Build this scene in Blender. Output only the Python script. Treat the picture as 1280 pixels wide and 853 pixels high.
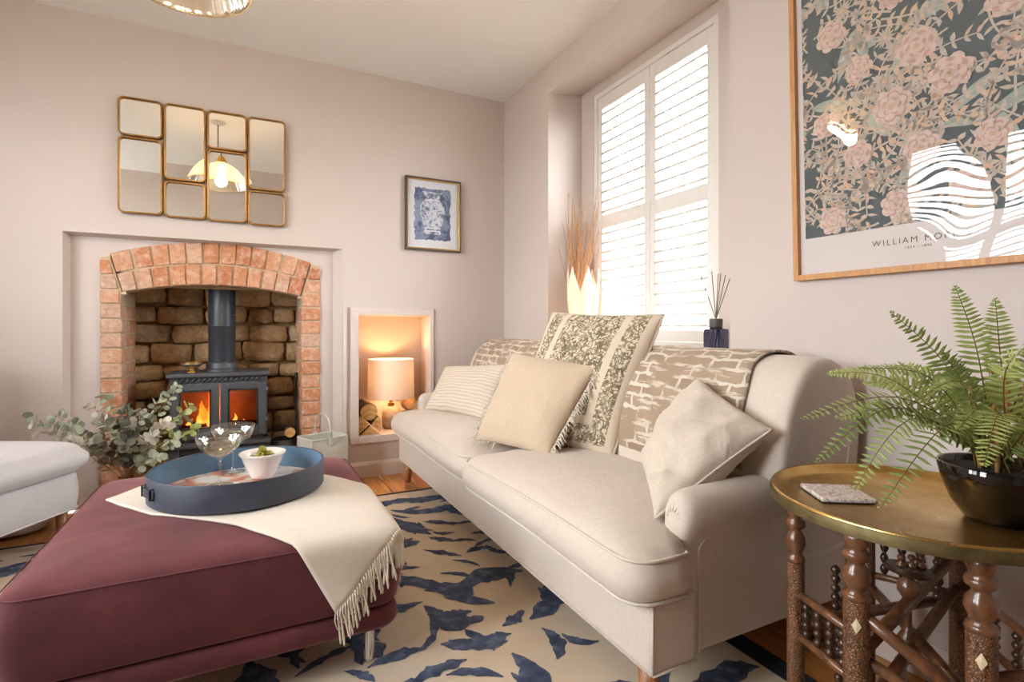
import bpy, bmesh, math, random
from mathutils import Vector, Matrix, noise
from mathutils.bvhtree import BVHTree

S = bpy.context.scene
C = S.collection
PI = math.pi
for o in list(bpy.data.objects):
    bpy.data.objects.remove(o)

# ------------------------------------------------------------------ camera
cd = bpy.data.cameras.new('camera'); cam = bpy.data.objects.new('camera', cd); C.objects.link(cam)
cd.sensor_width = 36; cd.lens = 36 * 657 / 1280; cd.shift_y = -16.5 / 1280; cd.clip_start = 0.02
cam.location = (0, 0, 0.95); cam.rotation_euler = (PI / 2, 0, -math.atan(330 / 657))
S.camera = cam

# ------------------------------------------------------------------ world, lights, exposure
W = bpy.data.worlds.new('sky'); S.world = W; W.use_nodes = True
bg = W.node_tree.nodes['Background']
bg.inputs[0].default_value = (0.955, 0.98, 1.0, 1); bg.inputs[1].default_value = 23.0
S.view_settings.view_transform = 'Standard'; S.view_settings.look = 'None'
S.view_settings.exposure = 0.36; S.view_settings.gamma = 1.0; S.view_settings.use_curve_mapping = False
S.cycles.use_denoising = True
S.cycles.max_bounces = 10; S.cycles.diffuse_bounces = 6; S.cycles.glossy_bounces = 5
S.cycles.transmission_bounces = 8; S.cycles.transparent_max_bounces = 12
S.cycles.caustics_reflective = False; S.cycles.caustics_refractive = False
S.cycles.sample_clamp_indirect = 6.0

def portal(name, loc, rot, sx, sy):
    l = bpy.data.lights.new(name, 'AREA'); l.shape = 'RECTANGLE'; l.size = sx; l.size_y = sy
    l.cycles.is_portal = True
    o = bpy.data.objects.new(name, l); C.objects.link(o); o.location = loc; o.rotation_euler = rot
    return o
# daylight portals: they only guide sampling of the sky through the openings
portal('portal_window_right', (2.06, 2.18, 1.61), (0, PI / 2, 0), 1.6, 1.0)
portal('portal_window_left', (-2.12, 2.0, 1.65), (0, -PI / 2, 0), 1.5, 1.2)
portal('portal_window_added', (-2.12, 0.80, 1.6), (0, -PI / 2, 0), 1.4, 0.7)  # serves the extra left opening that was added for light

# ------------------------------------------------------------------ helpers
random.seed(7)
WM = {}

def R(a, b): return random.uniform(a, b)

class G:
    """collects vertices and faces (with material slots)"""
    def __init__(s): s.v = []; s.f = []; s.m = []; s.uv = None
    def add(s, v, f, m=0):
        n = len(s.v); s.v += [Vector(p) for p in v]; s.f += [tuple(i + n for i in q) for q in f]; s.m += [m] * len(f)
        return s
    def xf(s, M):
        s.v = [M @ p for p in s.v]; return s

def box(x0, x1, y0, y1, z0, z1):
    v = [(x0, y0, z0), (x1, y0, z0), (x1, y1, z0), (x0, y1, z0), (x0, y0, z1), (x1, y0, z1), (x1, y1, z1), (x0, y1, z1)]
    f = [(0, 3, 2, 1), (4, 5, 6, 7), (0, 1, 5, 4), (1, 2, 6, 5), (2, 3, 7, 6), (3, 0, 4, 7)]
    return v, f

def lathe(prof, seg=32, c=(0, 0, 0), cap=True, ax=None):
    v = []; f = []
    for r, z in prof:
        for i in range(seg):
            a = 2 * PI * i / seg
            v.append((c[0] + r * math.cos(a), c[1] + r * math.sin(a), c[2] + z))
    n = len(prof)
    for k in range(n - 1):
        for i in range(seg):
            j = (i + 1) % seg
            f.append((k * seg + i, k * seg + j, (k + 1) * seg + j, (k + 1) * seg + i))
    if cap:
        if prof[0][0] > 1e-5: f.append(tuple(range(seg - 1, -1, -1)))
        if prof[-1][0] > 1e-5: f.append(tuple((n - 1) * seg + i for i in range(seg)))
    return v, f

def tube(pts, rad, seg=8, closed=False):
    pts = [Vector(p) for p in pts]; n = len(pts); v = []; f = []
    rad = rad if isinstance(rad, (list, tuple)) else [rad] * n
    prev = None
    for k, p in enumerate(pts):
        if closed: t = pts[(k + 1) % n] - pts[k - 1]
        else: t = pts[min(k + 1, n - 1)] - pts[max(k - 1, 0)]
        if t.length < 1e-9: t = Vector((0, 0, 1))
        t.normalize()
        if prev is None:
            u = t.orthogonal().normalized()
        else:
            u = prev - t * prev.dot(t)
            u = u.normalized() if u.length > 1e-6 else t.orthogonal().normalized()
        prev = u; w = t.cross(u)
        for i in range(seg):
            a = 2 * PI * i / seg
            v.append(p + (u * math.cos(a) + w * math.sin(a)) * rad[k])
    for k in range(n if closed else n - 1):
        k2 = (k + 1) % n
        for i in range(seg):
            j = (i + 1) % seg
            f.append((k * seg + i, k * seg + j, k2 * seg + j, k2 * seg + i))
    if not closed:
        f.append(tuple(range(seg - 1, -1, -1))); f.append(tuple((n - 1) * seg + i for i in range(seg)))
    return v, f

def loft(rings, cap=True):
    v = []; f = []; n = len(rings[0])
    for r in rings: v += list(r)
    for k in range(len(rings) - 1):
        for i in range(n):
            j = (i + 1) % n
            f.append((k * n + i, k * n + j, (k + 1) * n + j, (k + 1) * n + i))
    if cap:
        f.append(tuple(range(n - 1, -1, -1))); f.append(tuple((len(rings) - 1) * n + i for i in range(n)))
    return v, f

def grid(nu, nv, fn):
    v = [fn(i / (nu - 1), j / (nv - 1)) for j in range(nv) for i in range(nu)]
    f = [(j * nu + i, j * nu + i + 1, (j + 1) * nu + i + 1, (j + 1) * nu + i) for j in range(nv - 1) for i in range(nu - 1)]
    return v, f

def spline(pts, n):
    """Catmull-Rom through pts"""
    pts = [Vector(p) for p in pts]; m = len(pts); out = []
    for k in range(n):
        s = k / (n - 1) * (m - 1); i = min(int(s), m - 2); t = s - i
        p0, p1, p2, p3 = pts[max(i - 1, 0)], pts[i], pts[i + 1], pts[min(i + 2, m - 1)]
        out.append(0.5 * ((2 * p1) + (p2 - p0) * t + (2 * p0 - 5 * p1 + 4 * p2 - p3) * t * t + (3 * p1 - p0 - 3 * p2 + p3) * t ** 3))
    return out

def rrect(w, d, r, k=6, m=6):
    """rounded rectangle outline, counter-clockwise, centred"""
    out = []; hw, hd = w / 2, d / 2
    cs = [(hw - r, hd - r, 0), (-hw + r, hd - r, 90), (-hw + r, -hd + r, 180), (hw - r, -hd + r, 270)]
    for q, (cx, cy, a0) in enumerate(cs):
        for i in range(k + 1):
            a = math.radians(a0 + 90 * i / k); out.append((cx + r * math.cos(a), cy + r * math.sin(a)))
        nx, ny, na = cs[(q + 1) % 4]; a = math.radians(na)
        p = out[-1]; e = (nx + r * math.cos(a), ny + r * math.sin(a))
        for i in range(1, m): out.append((p[0] + (e[0] - p[0]) * i / m, p[1] + (e[1] - p[1]) * i / m))
    return out

def thing(name, label, cat, loc=(0, 0, 0), rz=0.0, group=None, kind=None):
    o = bpy.data.objects.new(name, None); C.objects.link(o); o.empty_display_size = 0.05
    o.location = loc; o.rotation_euler = (0, 0, rz)
    tag(o, label, cat, group, kind)
    WM[o] = Matrix.Translation(loc) @ Matrix.Rotation(rz, 4, 'Z')
    return o

def tag(o, label, cat=None, group=None, kind=None):
    o['label'] = label
    if cat: o['category'] = cat
    if group: o['group'] = group
    if kind: o['kind'] = kind
    return o

def obj(name, g, mats, parent=None, smooth=False, bevel=0, seg=2, subsurf=0, solid=0, label=None, auto=None, merge=0, loc=None):
    """links ONE mesh object; geometry is given in world coordinates"""
    if isinstance(g, tuple): g = G().add(*g)
    me = bpy.data.meshes.new(name)
    M = WM[parent].inverted() if parent else (Matrix.Translation(-Vector(loc)) if loc else Matrix())
    me.from_pydata([tuple(M @ Vector(p)) for p in g.v], [], g.f)
    if not isinstance(mats, (list, tuple)): mats = [mats]
    for m in mats: me.materials.append(m)
    if len(mats) > 1: me.polygons.foreach_set('material_index', g.m)
    if g.uv:
        l = me.uv_layers.new(name='UVMap')
        for lp in me.loops: l.data[lp.index].uv = g.uv[lp.vertex_index]
    if merge:
        bm = bmesh.new(); bm.from_mesh(me); bmesh.ops.remove_doubles(bm, verts=bm.verts, dist=merge)
        bmesh.ops.recalc_face_normals(bm, faces=bm.faces); bm.to_mesh(me); bm.free()
    if smooth or auto: me.polygons.foreach_set('use_smooth', [True] * len(me.polygons))
    if auto: me.set_sharp_from_angle(angle=math.radians(auto))
    me.update()
    o = bpy.data.objects.new(name, me); C.objects.link(o)
    if parent:
        o.parent = parent; WM[o] = WM[parent]
    else:
        WM[o] = Matrix.Translation(loc) if loc else Matrix()
        if loc: o.location = loc
    if solid:
        m = o.modifiers.new('solid', 'SOLIDIFY'); m.thickness = solid; m.offset = 0
    if bevel:
        m = o.modifiers.new('bevel', 'BEVEL'); m.width = bevel; m.segments = seg; m.limit_method = 'ANGLE'; m.angle_limit = 0.6
        me.polygons.foreach_set('use_smooth', [True] * len(me.polygons))
        if not auto: me.set_sharp_from_angle(angle=math.radians(75))
    if subsurf:
        m = o.modifiers.new('sub', 'SUBSURF'); m.levels = subsurf; m.render_levels = subsurf
    if label: o['label'] = label
    return o

def struct(name, g, mats, **k):
    o = obj(name, g, mats, **k); o['kind'] = 'structure'; return o

def copy_tree(o, parent=None):
    c = o.copy(); C.objects.link(c); c.parent = parent
    WM[c] = WM[parent] if parent else WM[o]
    for ch in list(o.children): copy_tree(ch, c)
    return c

# ------------------------------------------------------------------ materials
def srgb(h):
    h = h.lstrip('#'); out = []
    for i in (0, 2, 4):
        c = int(h[i:i + 2], 16) / 255
        out.append(c / 12.92 if c <= 0.04045 else ((c + 0.055) / 1.055) ** 2.4)
    return out + [1]

class Mat:
    def __init__(s, name):
        s.m = bpy.data.materials.new(name); s.m.use_nodes = True; s.t = s.m.node_tree
        s.b = s.t.nodes['Principled BSDF']; s.out = s.t.nodes['Material Output']; s._co = {}
    def n(s, typ, **k):
        q = s.t.nodes.new(typ)
        for a, b in k.items(): setattr(q, a, b)
        return q
    def l(s, a, b): s.t.links.new(a, b)
    def co(s, kind='Object', scale=(1, 1, 1), rot=(0, 0, 0)):
        tc = s.n('ShaderNodeTexCoord'); mp = s.n('ShaderNodeMapping')
        mp.inputs['Scale'].default_value = scale; mp.inputs['Rotation'].default_value = rot
        s.l(tc.outputs[kind], mp.inputs[0]); return mp.outputs[0]
    def noise(s, scale, detail=4, rough=0.55, co=None, dist=0):
        q = s.n('ShaderNodeTexNoise'); q.inputs['Scale'].default_value = scale; q.inputs['Detail'].default_value = detail
        q.inputs['Roughness'].default_value = rough; q.inputs['Distortion'].default_value = dist
        s.l(co if co is not None else s.co(), q.inputs['Vector']); return q.outputs[0]
    def ramp(s, fac, stops, interp='LINEAR'):
        q = s.n('ShaderNodeValToRGB'); e = q.color_ramp; e.interpolation = interp
        while len(e.elements) < len(stops): e.elements.new(0.5)
        for el, (p, c) in zip(e.elements, stops):
            el.position = p; el.color = srgb(c) if isinstance(c, str) else (list(c) + [1])[:4]
        s.l(fac, q.inputs[0]); return q.outputs[0]
    def mix(s, fac, a, b, mode='MIX'):
        q = s.n('ShaderNodeMix', data_type='RGBA', blend_type=mode)
        for sock, val in ((q.inputs[0], fac), (q.inputs[6], a), (q.inputs[7], b)):
            if hasattr(val, 'is_linked'): s.l(val, sock)
            elif isinstance(val, (int, float)): sock.default_value = val
            else: sock.default_value = srgb(val) if isinstance(val, str) else val
        return q.outputs[2]
    def math(s, op, a, b=None, clamp=False):
        q = s.n('ShaderNodeMath', operation=op); q.use_clamp = clamp
        for i, val in enumerate((a, b)):
            if val is None: continue
            if hasattr(val, 'is_linked'): s.l(val, q.inputs[i])
            else: q.inputs[i].default_value = val
        return q.outputs[0]
    def bump(s, h, strength=0.3, dist=0.01):
        q = s.n('ShaderNodeBump'); q.inputs['Strength'].default_value = strength; q.inputs['Distance'].default_value = dist
        s.l(h, q.inputs['Height']); s.l(q.outputs[0], s.b.inputs['Normal']); return q
    def set(s, **k):
        for a, v in k.items():
            i = s.b.inputs[a.replace('_', ' ')]
            if hasattr(v, 'is_linked'): s.l(v, i)
            else: i.default_value = v
        return s

def simple(name, col, rough=0.5, metal=0.0, var=None, bump=None, **k):
    m = Mat(name)
    c = srgb(col) if isinstance(col, str) else col
    m.set(Base_Color=c, Roughness=rough, Metallic=metal, **k)
    if var:
        sc, amt = var
        d = [x * (1 - amt) for x in c[:3]]; e = [min(1, x * (1 + amt)) for x in c[:3]]
        m.l(m.ramp(m.noise(sc, 5), [(0.3, d), (0.7, e)]), m.b.inputs['Base Color'])
    if bump:
        m.bump(m.noise(bump[0], 6), bump[1], bump[2] if len(bump) > 2 else 0.005)
    return m.m

def fabric(name, col, weave=700, amt=0.10, rough=0.95, bumpk=0.25, blot=6, wrinkle=0.0):
    m = Mat(name); c = srgb(col)
    a = m.noise(weave, 2, 0.6, m.co('Object', (1, 1, 0.15))); b = m.noise(weave, 2, 0.6, m.co('Object', (0.12, 0.12, 1)))
    w = m.math('ADD', m.math('MULTIPLY', a, 0.5), m.math('MULTIPLY', b, 0.5))
    lo = [x * (1 - amt) for x in c[:3]]; hi = [min(1, x * (1 + amt)) for x in c[:3]]
    col1 = m.ramp(w, [(0.35, lo), (0.65, hi)])
    bl = m.ramp(m.noise(blot, 3), [(0.3, (0.94, 0.94, 0.94)), (0.7, (1, 1, 1))])
    m.l(m.mix(1.0, col1, bl, 'MULTIPLY'), m.b.inputs['Base Color'])
    m.set(Roughness=rough, Sheen_Weight=0.25, Sheen_Roughness=0.5); m.b.inputs['Specular IOR Level'].default_value = 0.15
    b1 = m.bump(w, bumpk, 0.002)
    if wrinkle:
        b2 = m.n('ShaderNodeBump'); b2.inputs['Strength'].default_value = wrinkle; b2.inputs['Distance'].default_value = 0.02
        m.l(m.noise(7, 3, 0.5, m.co('Object', (1.0, 1.0, 0.45), (0.5, 0.3, 0)), 1.6), b2.inputs['Height']); m.l(b2.outputs[0], b1.inputs['Normal'])
    return m.m

def wood(name, c1, c2, axis='Y', scale=6, rough=0.45, stretch=12, coat=0.0, rnd=False):
    m = Mat(name)
    sc = {'X': (1, stretch, stretch), 'Y': (stretch, 1, stretch), 'Z': (stretch, stretch, 1)}[axis]
    co = m.co('Object', sc)
    if rnd:
        oi = m.n('ShaderNodeObjectInfo'); ad = m.n('ShaderNodeVectorMath', operation='ADD'); cb = m.n('ShaderNodeCombineXYZ')
        v = m.math('MULTIPLY', oi.outputs['Random'], 37.0)
        for i in range(3): m.l(v, cb.inputs[i])
        m.l(co, ad.inputs[0]); m.l(cb.outputs[0], ad.inputs[1]); co = ad.outputs[0]
    n1 = m.noise(scale, 6, 0.6, co, 0.8)
    col = m.ramp(n1, [(0.3, c1), (0.7, c2)])
    if rnd:
        col = m.mix(1.0, col, m.ramp(oi.outputs['Random'], [(0, (0.72, 0.70, 0.68)), (1, (1.0, 1.0, 1.0))]), 'MULTIPLY')
    m.l(col, m.b.inputs['Base Color']); m.set(Roughness=rough)
    m.b.inputs['Coat Weight'].default_value = coat
    m.bump(n1, 0.15, 0.004)
    return m.m

def emis(name, col, strength):
    m = Mat(name); c = srgb(col) if isinstance(col, str) else list(col) + [1]
    m.set(Base_Color=c, Emission_Color=c, Emission_Strength=strength); return m.m

def thin_glass(name, tint=(1, 1, 1, 1), ior=1.45, rough=0.0, wav=None, boost=0.0):
    m = Mat(name); m.t.nodes.remove(m.b)
    tr = m.n('ShaderNodeBsdfTransparent'); tr.inputs[0].default_value = tint
    gl = m.n('ShaderNodeBsdfGlossy'); gl.inputs['Roughness'].default_value = rough; gl.inputs[0].default_value = (1, 1, 1, 1)
    fr = m.n('ShaderNodeLayerWeight'); fr.inputs['Blend'].default_value = 0.5
    f0 = ((ior - 1) / (ior + 1)) ** 2
    fac = m.math('ADD', m.math('MULTIPLY', m.math('POWER', fr.outputs['Facing'], 5.0), 1 - f0), f0)
    if boost: fac = m.math('ADD', fac, boost, True)
    mx = m.n('ShaderNodeMixShader'); m.l(fac, mx.inputs[0]); m.l(tr.outputs[0], mx.inputs[1]); m.l(gl.outputs[0], mx.inputs[2])
    m.l(mx.outputs[0], m.out.inputs[0])
    if wav:
        h = m.noise(wav[0], 1.0, 0.4); bp = m.n('ShaderNodeBump'); bp.inputs['Strength'].default_value = wav[1]; bp.inputs['Distance'].default_value = wav[2]
        m.l(h, bp.inputs['Height']); m.l(bp.outputs[0], gl.inputs['Normal'])
    return m.m

M = {}
M['wall'] = simple('wall_paint', '#cbc0ba', 0.9, var=(1.2, 0.02), bump=(180, 0.08, 0.002))
M['ceiling'] = simple('ceiling_paint', '#f3f3f2', 0.9, bump=(120, 0.08, 0.002))
M['trim'] = simple('trim_paint', '#d6cac2', 0.5)
M['white'] = simple('white_paint', '#e6e4e1', 0.4)
M['linen'] = fabric('sofa_linen', '#d5c9bd')
M['piping'] = fabric('piping_linen', '#dbd0c3')
M['chair_grey'] = fabric('grey_upholstery', '#d0cfd1')
M['taupe'] = fabric('taupe_fabric', '#a58f82')
M['pil_plain'] = fabric('pillow_linen', '#cebba3', 600, 0.12, wrinkle=0.35)
M['pil_light'] = fabric('pillow_light_linen', '#d2c6b7', 600, 0.10, blot=9, wrinkle=0.55)
M['throw'] = fabric('throw_wool', '#e0d6c8', 500, 0.05)
M['fringe'] = fabric('fringe_cotton', '#e3d9c6', 400, 0.08)
M['chrome'] = simple('chrome', '#d8d8d8', 0.08, 1.0)
M['steel_grey'] = simple('steel', '#777777', 0.3, 1.0)
M['iron'] = simple('stove_iron', '#565a5f', 0.42, 0.3, bump=(220, 0.1, 0.002))
M['flue'] = simple('flue_enamel', '#3b4048', 0.36, 0.35)
M['brass'] = simple('brass', '#c79a4f', 0.3, 1.0)
M['mirror'] = simple('mirror_silver', '#e9e9e6', 0.015, 1.0)
M['mirror_frame'] = simple('mirror_brass', '#a37a45', 0.35, 0.85, var=(30, 0.15))
M['black'] = simple('black', '#1a1715', 0.5)
M['paper'] = simple('paper', '#e3dfdb', 0.8)

# ------------------------------------------------------------------ room shell
YB, XR, XL, YF, ZC = 3.41, 1.65, -1.95, -2.7, 2.575

def plane_cells(us, vs, holes, fn):
    """quads of a wall cut along us, vs, leaving out cells inside holes; fn(u, v) -> point"""
    us = sorted(set(us + [h[k] for h in holes for k in (0, 1)])); vs = sorted(set(vs + [h[k] for h in holes for k in (2, 3)]))
    g = G()
    for a, b in zip(us, us[1:]):
        for c, d in zip(vs, vs[1:]):
            mu, mv = (a + b) / 2, (c + d) / 2
            if any(h[0] < mu < h[1] and h[2] < mv < h[3] for h in holes): continue
            g.add([fn(a, c), fn(b, c), fn(b, d), fn(a, d)], [(0, 1, 2, 3)])
    return g

# --- back wall with shallow fireplace recess and log niche
RX0, RX1, RZ = -0.842, 0.527, 1.443
NX0, NX1, NZ0, NZ1 = 0.625, 1.092, 0.261, 1.031
g = plane_cells([XL, XR], [0, ZC], [(RX0, RX1, 0, RZ), (NX0, NX1, NZ0, NZ1)], lambda u, v: (u, YB, v))
YR = 3.472                                        # back plane of the recess
ix0, ix1, iz = RX0 + 0.018, RX1 - 0.048, RZ - 0.012
g.add([(RX0, YB, 0), (ix0, YR, 0), (ix0, YR, iz), (RX0, YB, RZ)], [(0, 1, 2, 3)])
g.add([(RX1, YB, 0), (ix1, YR, 0), (ix1, YR, iz), (RX1, YB, RZ)], [(0, 1, 2, 3)])
g.add([(RX0, YB, RZ), (RX1, YB, RZ), (ix1, YR, iz), (ix0, YR, iz)], [(0, 1, 2, 3)])
OX0, OX1 = -0.69, 0.395                            # plaster stops at the brickwork
def z_outer(x):
    t = (x - (-0.15)) / 0.55
    return 1.437 - 0.105 * t * t
n = 24
for i in range(n):
    a = OX0 + (OX1 - OX0) * i / n; b = OX0 + (OX1 - OX0) * (i + 1) / n
    za, zb = min(z_outer(a) - 0.012, iz), min(z_outer(b) - 0.012, iz)
    g.add([(a, YR, za), (b, YR, zb), (b, YR, iz), (a, YR, iz)], [(0, 1, 2, 3)])
g.add([(ix0, YR, 0), (OX0, YR, 0), (OX0, YR, iz), (ix0, YR, iz)], [(0, 1, 2, 3)])
g.add([(OX1, YR, 0), (ix1, YR, 0), (ix1, YR, iz), (OX1, YR, iz)], [(0, 1, 2, 3)])
# niche box, splayed to the right
ny = 3.80; nb1 = 1.15
g.add([(NX0, YB, NZ0), (NX1, YB, NZ0), (nb1, ny, NZ0), (NX0, ny, NZ0), (NX0, YB, NZ1), (NX1, YB, NZ1), (nb1, ny, NZ1), (NX0, ny, NZ1)],
      [(0, 1, 2, 3), (7, 6, 5, 4), (0, 3, 7, 4), (1, 5, 6, 2), (3, 2, 6, 7)])
wall_back = struct('wall_back', g, M['wall'])

# --- right wall with deep window reveal
HY0, HY1, HZ0, HZ1 = 1.425, 2.789, 0.82, 2.39
XS = 1.897
g = plane_cells([YF, YB], [0, ZC], [(HY0, HY1, HZ0, HZ1)], lambda u, v: (XR, u, v))
WY0, WY1, WZ0, WZ1 = 1.70, 2.655, 0.85, 2.372
zt = 2.43
g.add([(XR, HY1, HZ0), (XS, HY1, HZ0), (XS, HY1, zt), (XR, HY1, HZ1)], [(0, 1, 2, 3)])
g.add([(XR, HY0, HZ0), (XS, HY0, HZ0), (XS, HY0, zt), (XR, HY0, HZ1)], [(0, 1, 2, 3)])
g.add([(XR, HY0, HZ1), (XR, HY1, HZ1), (XS, HY1, zt), (XS, HY0, zt)], [(0, 1, 2, 3)])
g.add([(XR, HY0, HZ0), (XR, HY1, HZ0), (XS, HY1, HZ0), (XS, HY0, HZ0)], [(0, 1, 2, 3)])
s = plane_cells([HY0, HY1], [HZ0, zt], [(WY0, WY1, WZ0, WZ1)], lambda u, v: (XS, u, v)); g.add(s.v, s.f)
for (a, b) in ((WY0, WY0), (WY1, WY1)):
    g.add([(XS, a, WZ0), (2.07, a, WZ0), (2.07, a, WZ1), (XS, a, WZ1)], [(0, 1, 2, 3)])
for z in (WZ0, WZ1):
    g.add([(XS, WY0, z), (2.07, WY0, z), (2.07, WY1, z), (XS, WY1, z)], [(0, 1, 2, 3)])
struct('wall_right', g, M['wall'])

# --- left wall with a second shuttered window, front wall with garden door, downstand beam
LW = (1.42, 2.58, 0.95, 2.36)
LW2 = (0.45, 1.15, 0.9, 2.3)  # opening for the unseen window added to light the sofa side
g = plane_cells([YF, YB], [0, ZC], [LW, LW2], lambda u, v: (XL, u, v))
for y in LW2[:2]: g.add([(XL, y, LW2[2]), (-2.13, y, LW2[2]), (-2.13, y, LW2[3]), (XL, y, LW2[3])], [(0, 1, 2, 3)])
for z in LW2[2:]: g.add([(XL, LW2[0], z), (-2.13, LW2[0], z), (-2.13, LW2[1], z), (XL, LW2[1], z)], [(0, 1, 2, 3)])
for y in LW[:2]: g.add([(XL, y, LW[2]), (-2.13, y, LW[2]), (-2.13, y, LW[3]), (XL, y, LW[3])], [(0, 1, 2, 3)])
for z in LW[2:]: g.add([(XL, LW[0], z), (-2.13, LW[0], z), (-2.13, LW[1], z), (XL, LW[1], z)], [(0, 1, 2, 3)])
struct('wall_left', g, M['wall'])
g = plane_cells([XL, XR], [0, ZC], [], lambda u, v: (u, YF, v)); struct('wall_front', g, M['wall'])
struct('beam', box(XL, XR, 0.30, 0.50, 2.10, ZC), M['wall'])
struct('ceiling', ([(XL, YF, ZC), (XR, YF, ZC), (XR, YB, ZC), (XL, YB, ZC)], [(0, 3, 2, 1)]), M['ceiling'])

# --- floorboards
fl = struct('floor', box(XL, XR, YF, 3.95, -0.06, -0.022), simple('floor_gap', '#2a1a10', 0.9))
mw = wood('pine_board', '#a9652c', '#d59a55', 'Y', 3.0, 0.4, 10, 0.2, True)
x = XL; w = 0.15
proto = obj('plank', box(0, w - 0.004, YF, YB, -0.022, 0.0), mw, fl, bevel=0.0015)
k = 0
while x + w <= XR + 1e-6:
    p = proto if k == 0 else proto.copy()
    if k: C.objects.link(p); p.parent = fl
    p.location.x = x; x += w; k += 1
# --- skirting
def baseboard(name, g): return struct(name, g, M['trim'])
prof = [(0, 0), (0.018, 0), (0.018, 0.078), (0.012, 0.09), (0.006, 0.098), (0, 0.098)]
def base_x(x0, x1): return loft([[(x0, YB - a, b) for a, b in prof], [(x1, YB - a, b) for a, b in prof]])
g = G().add(*base_x(RX1 + 0.001, XR)).add(*base_x(XL, RX0)); baseboard('baseboard_back', g)
g = G().add(*loft([[(XR - a, YF, b) for a, b in prof], [(XR - a, YB - 0.018, b) for a, b in prof]])); baseboard('baseboard_right', g)

# --- niche trim
t = G()
for (a, b, c, d) in ((0.575, NX0, 0.215, 1.075), (NX1, 1.118, 0.215, 1.075), (NX0, NX1, NZ1, 1.075), (NX0, NX1, 0.215, NZ0)):
    t.add(*box(a, b, YB - 0.014, YB, c, d))
struct('trim_1', t, M['trim'], bevel=0.002)
struct('trim_2', box(0.531, 0.551, YB - 0.016, YB, 0.098, 1.085), M['trim'], bevel=0.002)

# ------------------------------------------------------------------ windows with shutters
M['pane'] = thin_glass('window_glass', (0.97, 0.98, 0.98, 1))
def louver_geo(L, w=0.060, t=0.0125):
    """elliptical blade along Y, centred"""
    ring = [(-w / 2, -t * .32), (-w / 2 + .004, -t / 2), (0, -t * .55), (w / 2 - .004, -t / 2), (w / 2, -t * .32), (w / 2, t * .32), (w / 2 - .004, t / 2), (0, t * .55), (-w / 2 + .004, t / 2), (-w / 2, t * .32)]
    return loft([[(px, -L / 2, pz) for px, pz in ring], [(px, L / 2, pz) for px, pz in ring]])

def shuttered_window(name, x, y0, y1, z0, z1, label, side, tilt, ym=None):
    """side = +1: outside is +x"""
    fr = G(); d = 0.05
    x0, x1 = (x, x + d * side) if side > 0 else (x - d, x)
    for (a, b, c, e) in ((y0, y0 + 0.03, z0, z1), (y1 - 0.03, y1, z0, z1), (y0 + 0.03, y1 - 0.03, z1 - 0.03, z1), (y0 + 0.03, y1 - 0.03, z0, z0 + 0.03)):
        fr.add(*box(min(x0, x1), max(x0, x1), a, b, c, e))
    root = struct(name, fr, M['white'], bevel=0.003); root['label'] = label
    ym = ym or (y0 + y1) / 2
    zm = 1.585
    for k, (a, b) in enumerate(((y0 + 0.032, ym - 0.002), (ym + 0.002, y1 - 0.032))):
        st = G(); sw = 0.042; xa, xb = (x + 0.006, x + 0.036) if side > 0 else (x - 0.036, x - 0.006)
        st.add(*box(xa, xb, a, a + sw, z0 + 0.032, z1 - 0.032)); st.add(*box(xa, xb, b - sw, b, z0 + 0.032, z1 - 0.032))
        for (c, e) in ((z0 + 0.032, z0 + 0.09), (z1 - 0.105, z1 - 0.032), (zm - 0.04, zm + 0.04)):
            st.add(*box(xa, xb, a + sw, b - sw, c, e))
        pn = obj('shutter_panel', st, M['white'], root, bevel=0.002)
        L = (b - sw) - (a + sw) - 0.004
        geo = G().add(*louver_geo(L))
        lv0 = None
        for (c, e) in ((z0 + 0.09, zm - 0.04), (zm + 0.04, z1 - 0.105)):
            nn = round((e - c) / 0.0575); st_ = (e - c) / nn
            for i in range(nn):
                if lv0 is None:
                    lv = lv0 = obj('louver', geo, M['white'], pn, smooth=True)
                else:
                    lv = lv0.copy(); C.objects.link(lv); lv.parent = pn
                lv.location = ((xa + xb) / 2, (a + b) / 2, c + st_ * (i + 0.5)); lv.rotation_euler = (0, -(tilt + (0.09 if c > zm else -0.03)) * side, 0)
    # sash behind the shutters
    sx = x + 0.062 * side; sh = G()
    xa, xb = min(sx, sx + 0.035 * side), max(sx, sx + 0.035 * side)
    for (a, b, c, e) in ((y0, y0 + 0.045, z0, z1), (y1 - 0.045, y1, z0, z1), (y0 + 0.045, y1 - 0.045, z0, z0 + 0.06), (y0 + 0.045, y1 - 0.045, z1 - 0.05, z1), (y0 + 0.045, y1 - 0.045, zm, zm + 0.035)):
        sh.add(*box(xa, xb, a, b, c, e))
    yc = (y0 + y1) / 2; sh.add(*box(xa, xb, yc - 0.009, yc + 0.009, z0 + 0.06, zm))
    sa = obj('sash', sh, M['white'], root)
    for (c, e) in ((z0 + 0.06, zm), (zm + 0.035, z1 - 0.05)):
        xx = (xa + xb) / 2
        obj('pane', ([(xx, y0 + 0.045, c), (xx, y1 - 0.045, c), (xx, y1 - 0.045, e), (xx, y0 + 0.045, e)], [(0, 1, 2, 3)]), M['pane'], sa)
    return root
shuttered_window('window_1', XS, WY0, WY1, WZ0, WZ1, 'white louvred shutter window in deep reveal above the sofa', 1, math.radians(22), 2.163)
shuttered_window('window_2', XL, *LW, 'white louvred shutter window seen reflected in the poster glass', -1, math.radians(12))
g = G()
for (a, b, c, e) in ((0.45, 0.50, 0.9, 2.3), (1.10, 1.15, 0.9, 2.3), (0.50, 1.10, 2.25, 2.3), (0.50, 1.10, 0.9, 0.95), (0.50, 1.10, 1.575, 1.625)): g.add(*box(-2.09, -2.04, a, b, c, e))
w3 = struct('window_added', g, M['white'])  # unseen window, added to let more daylight in from the left
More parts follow.
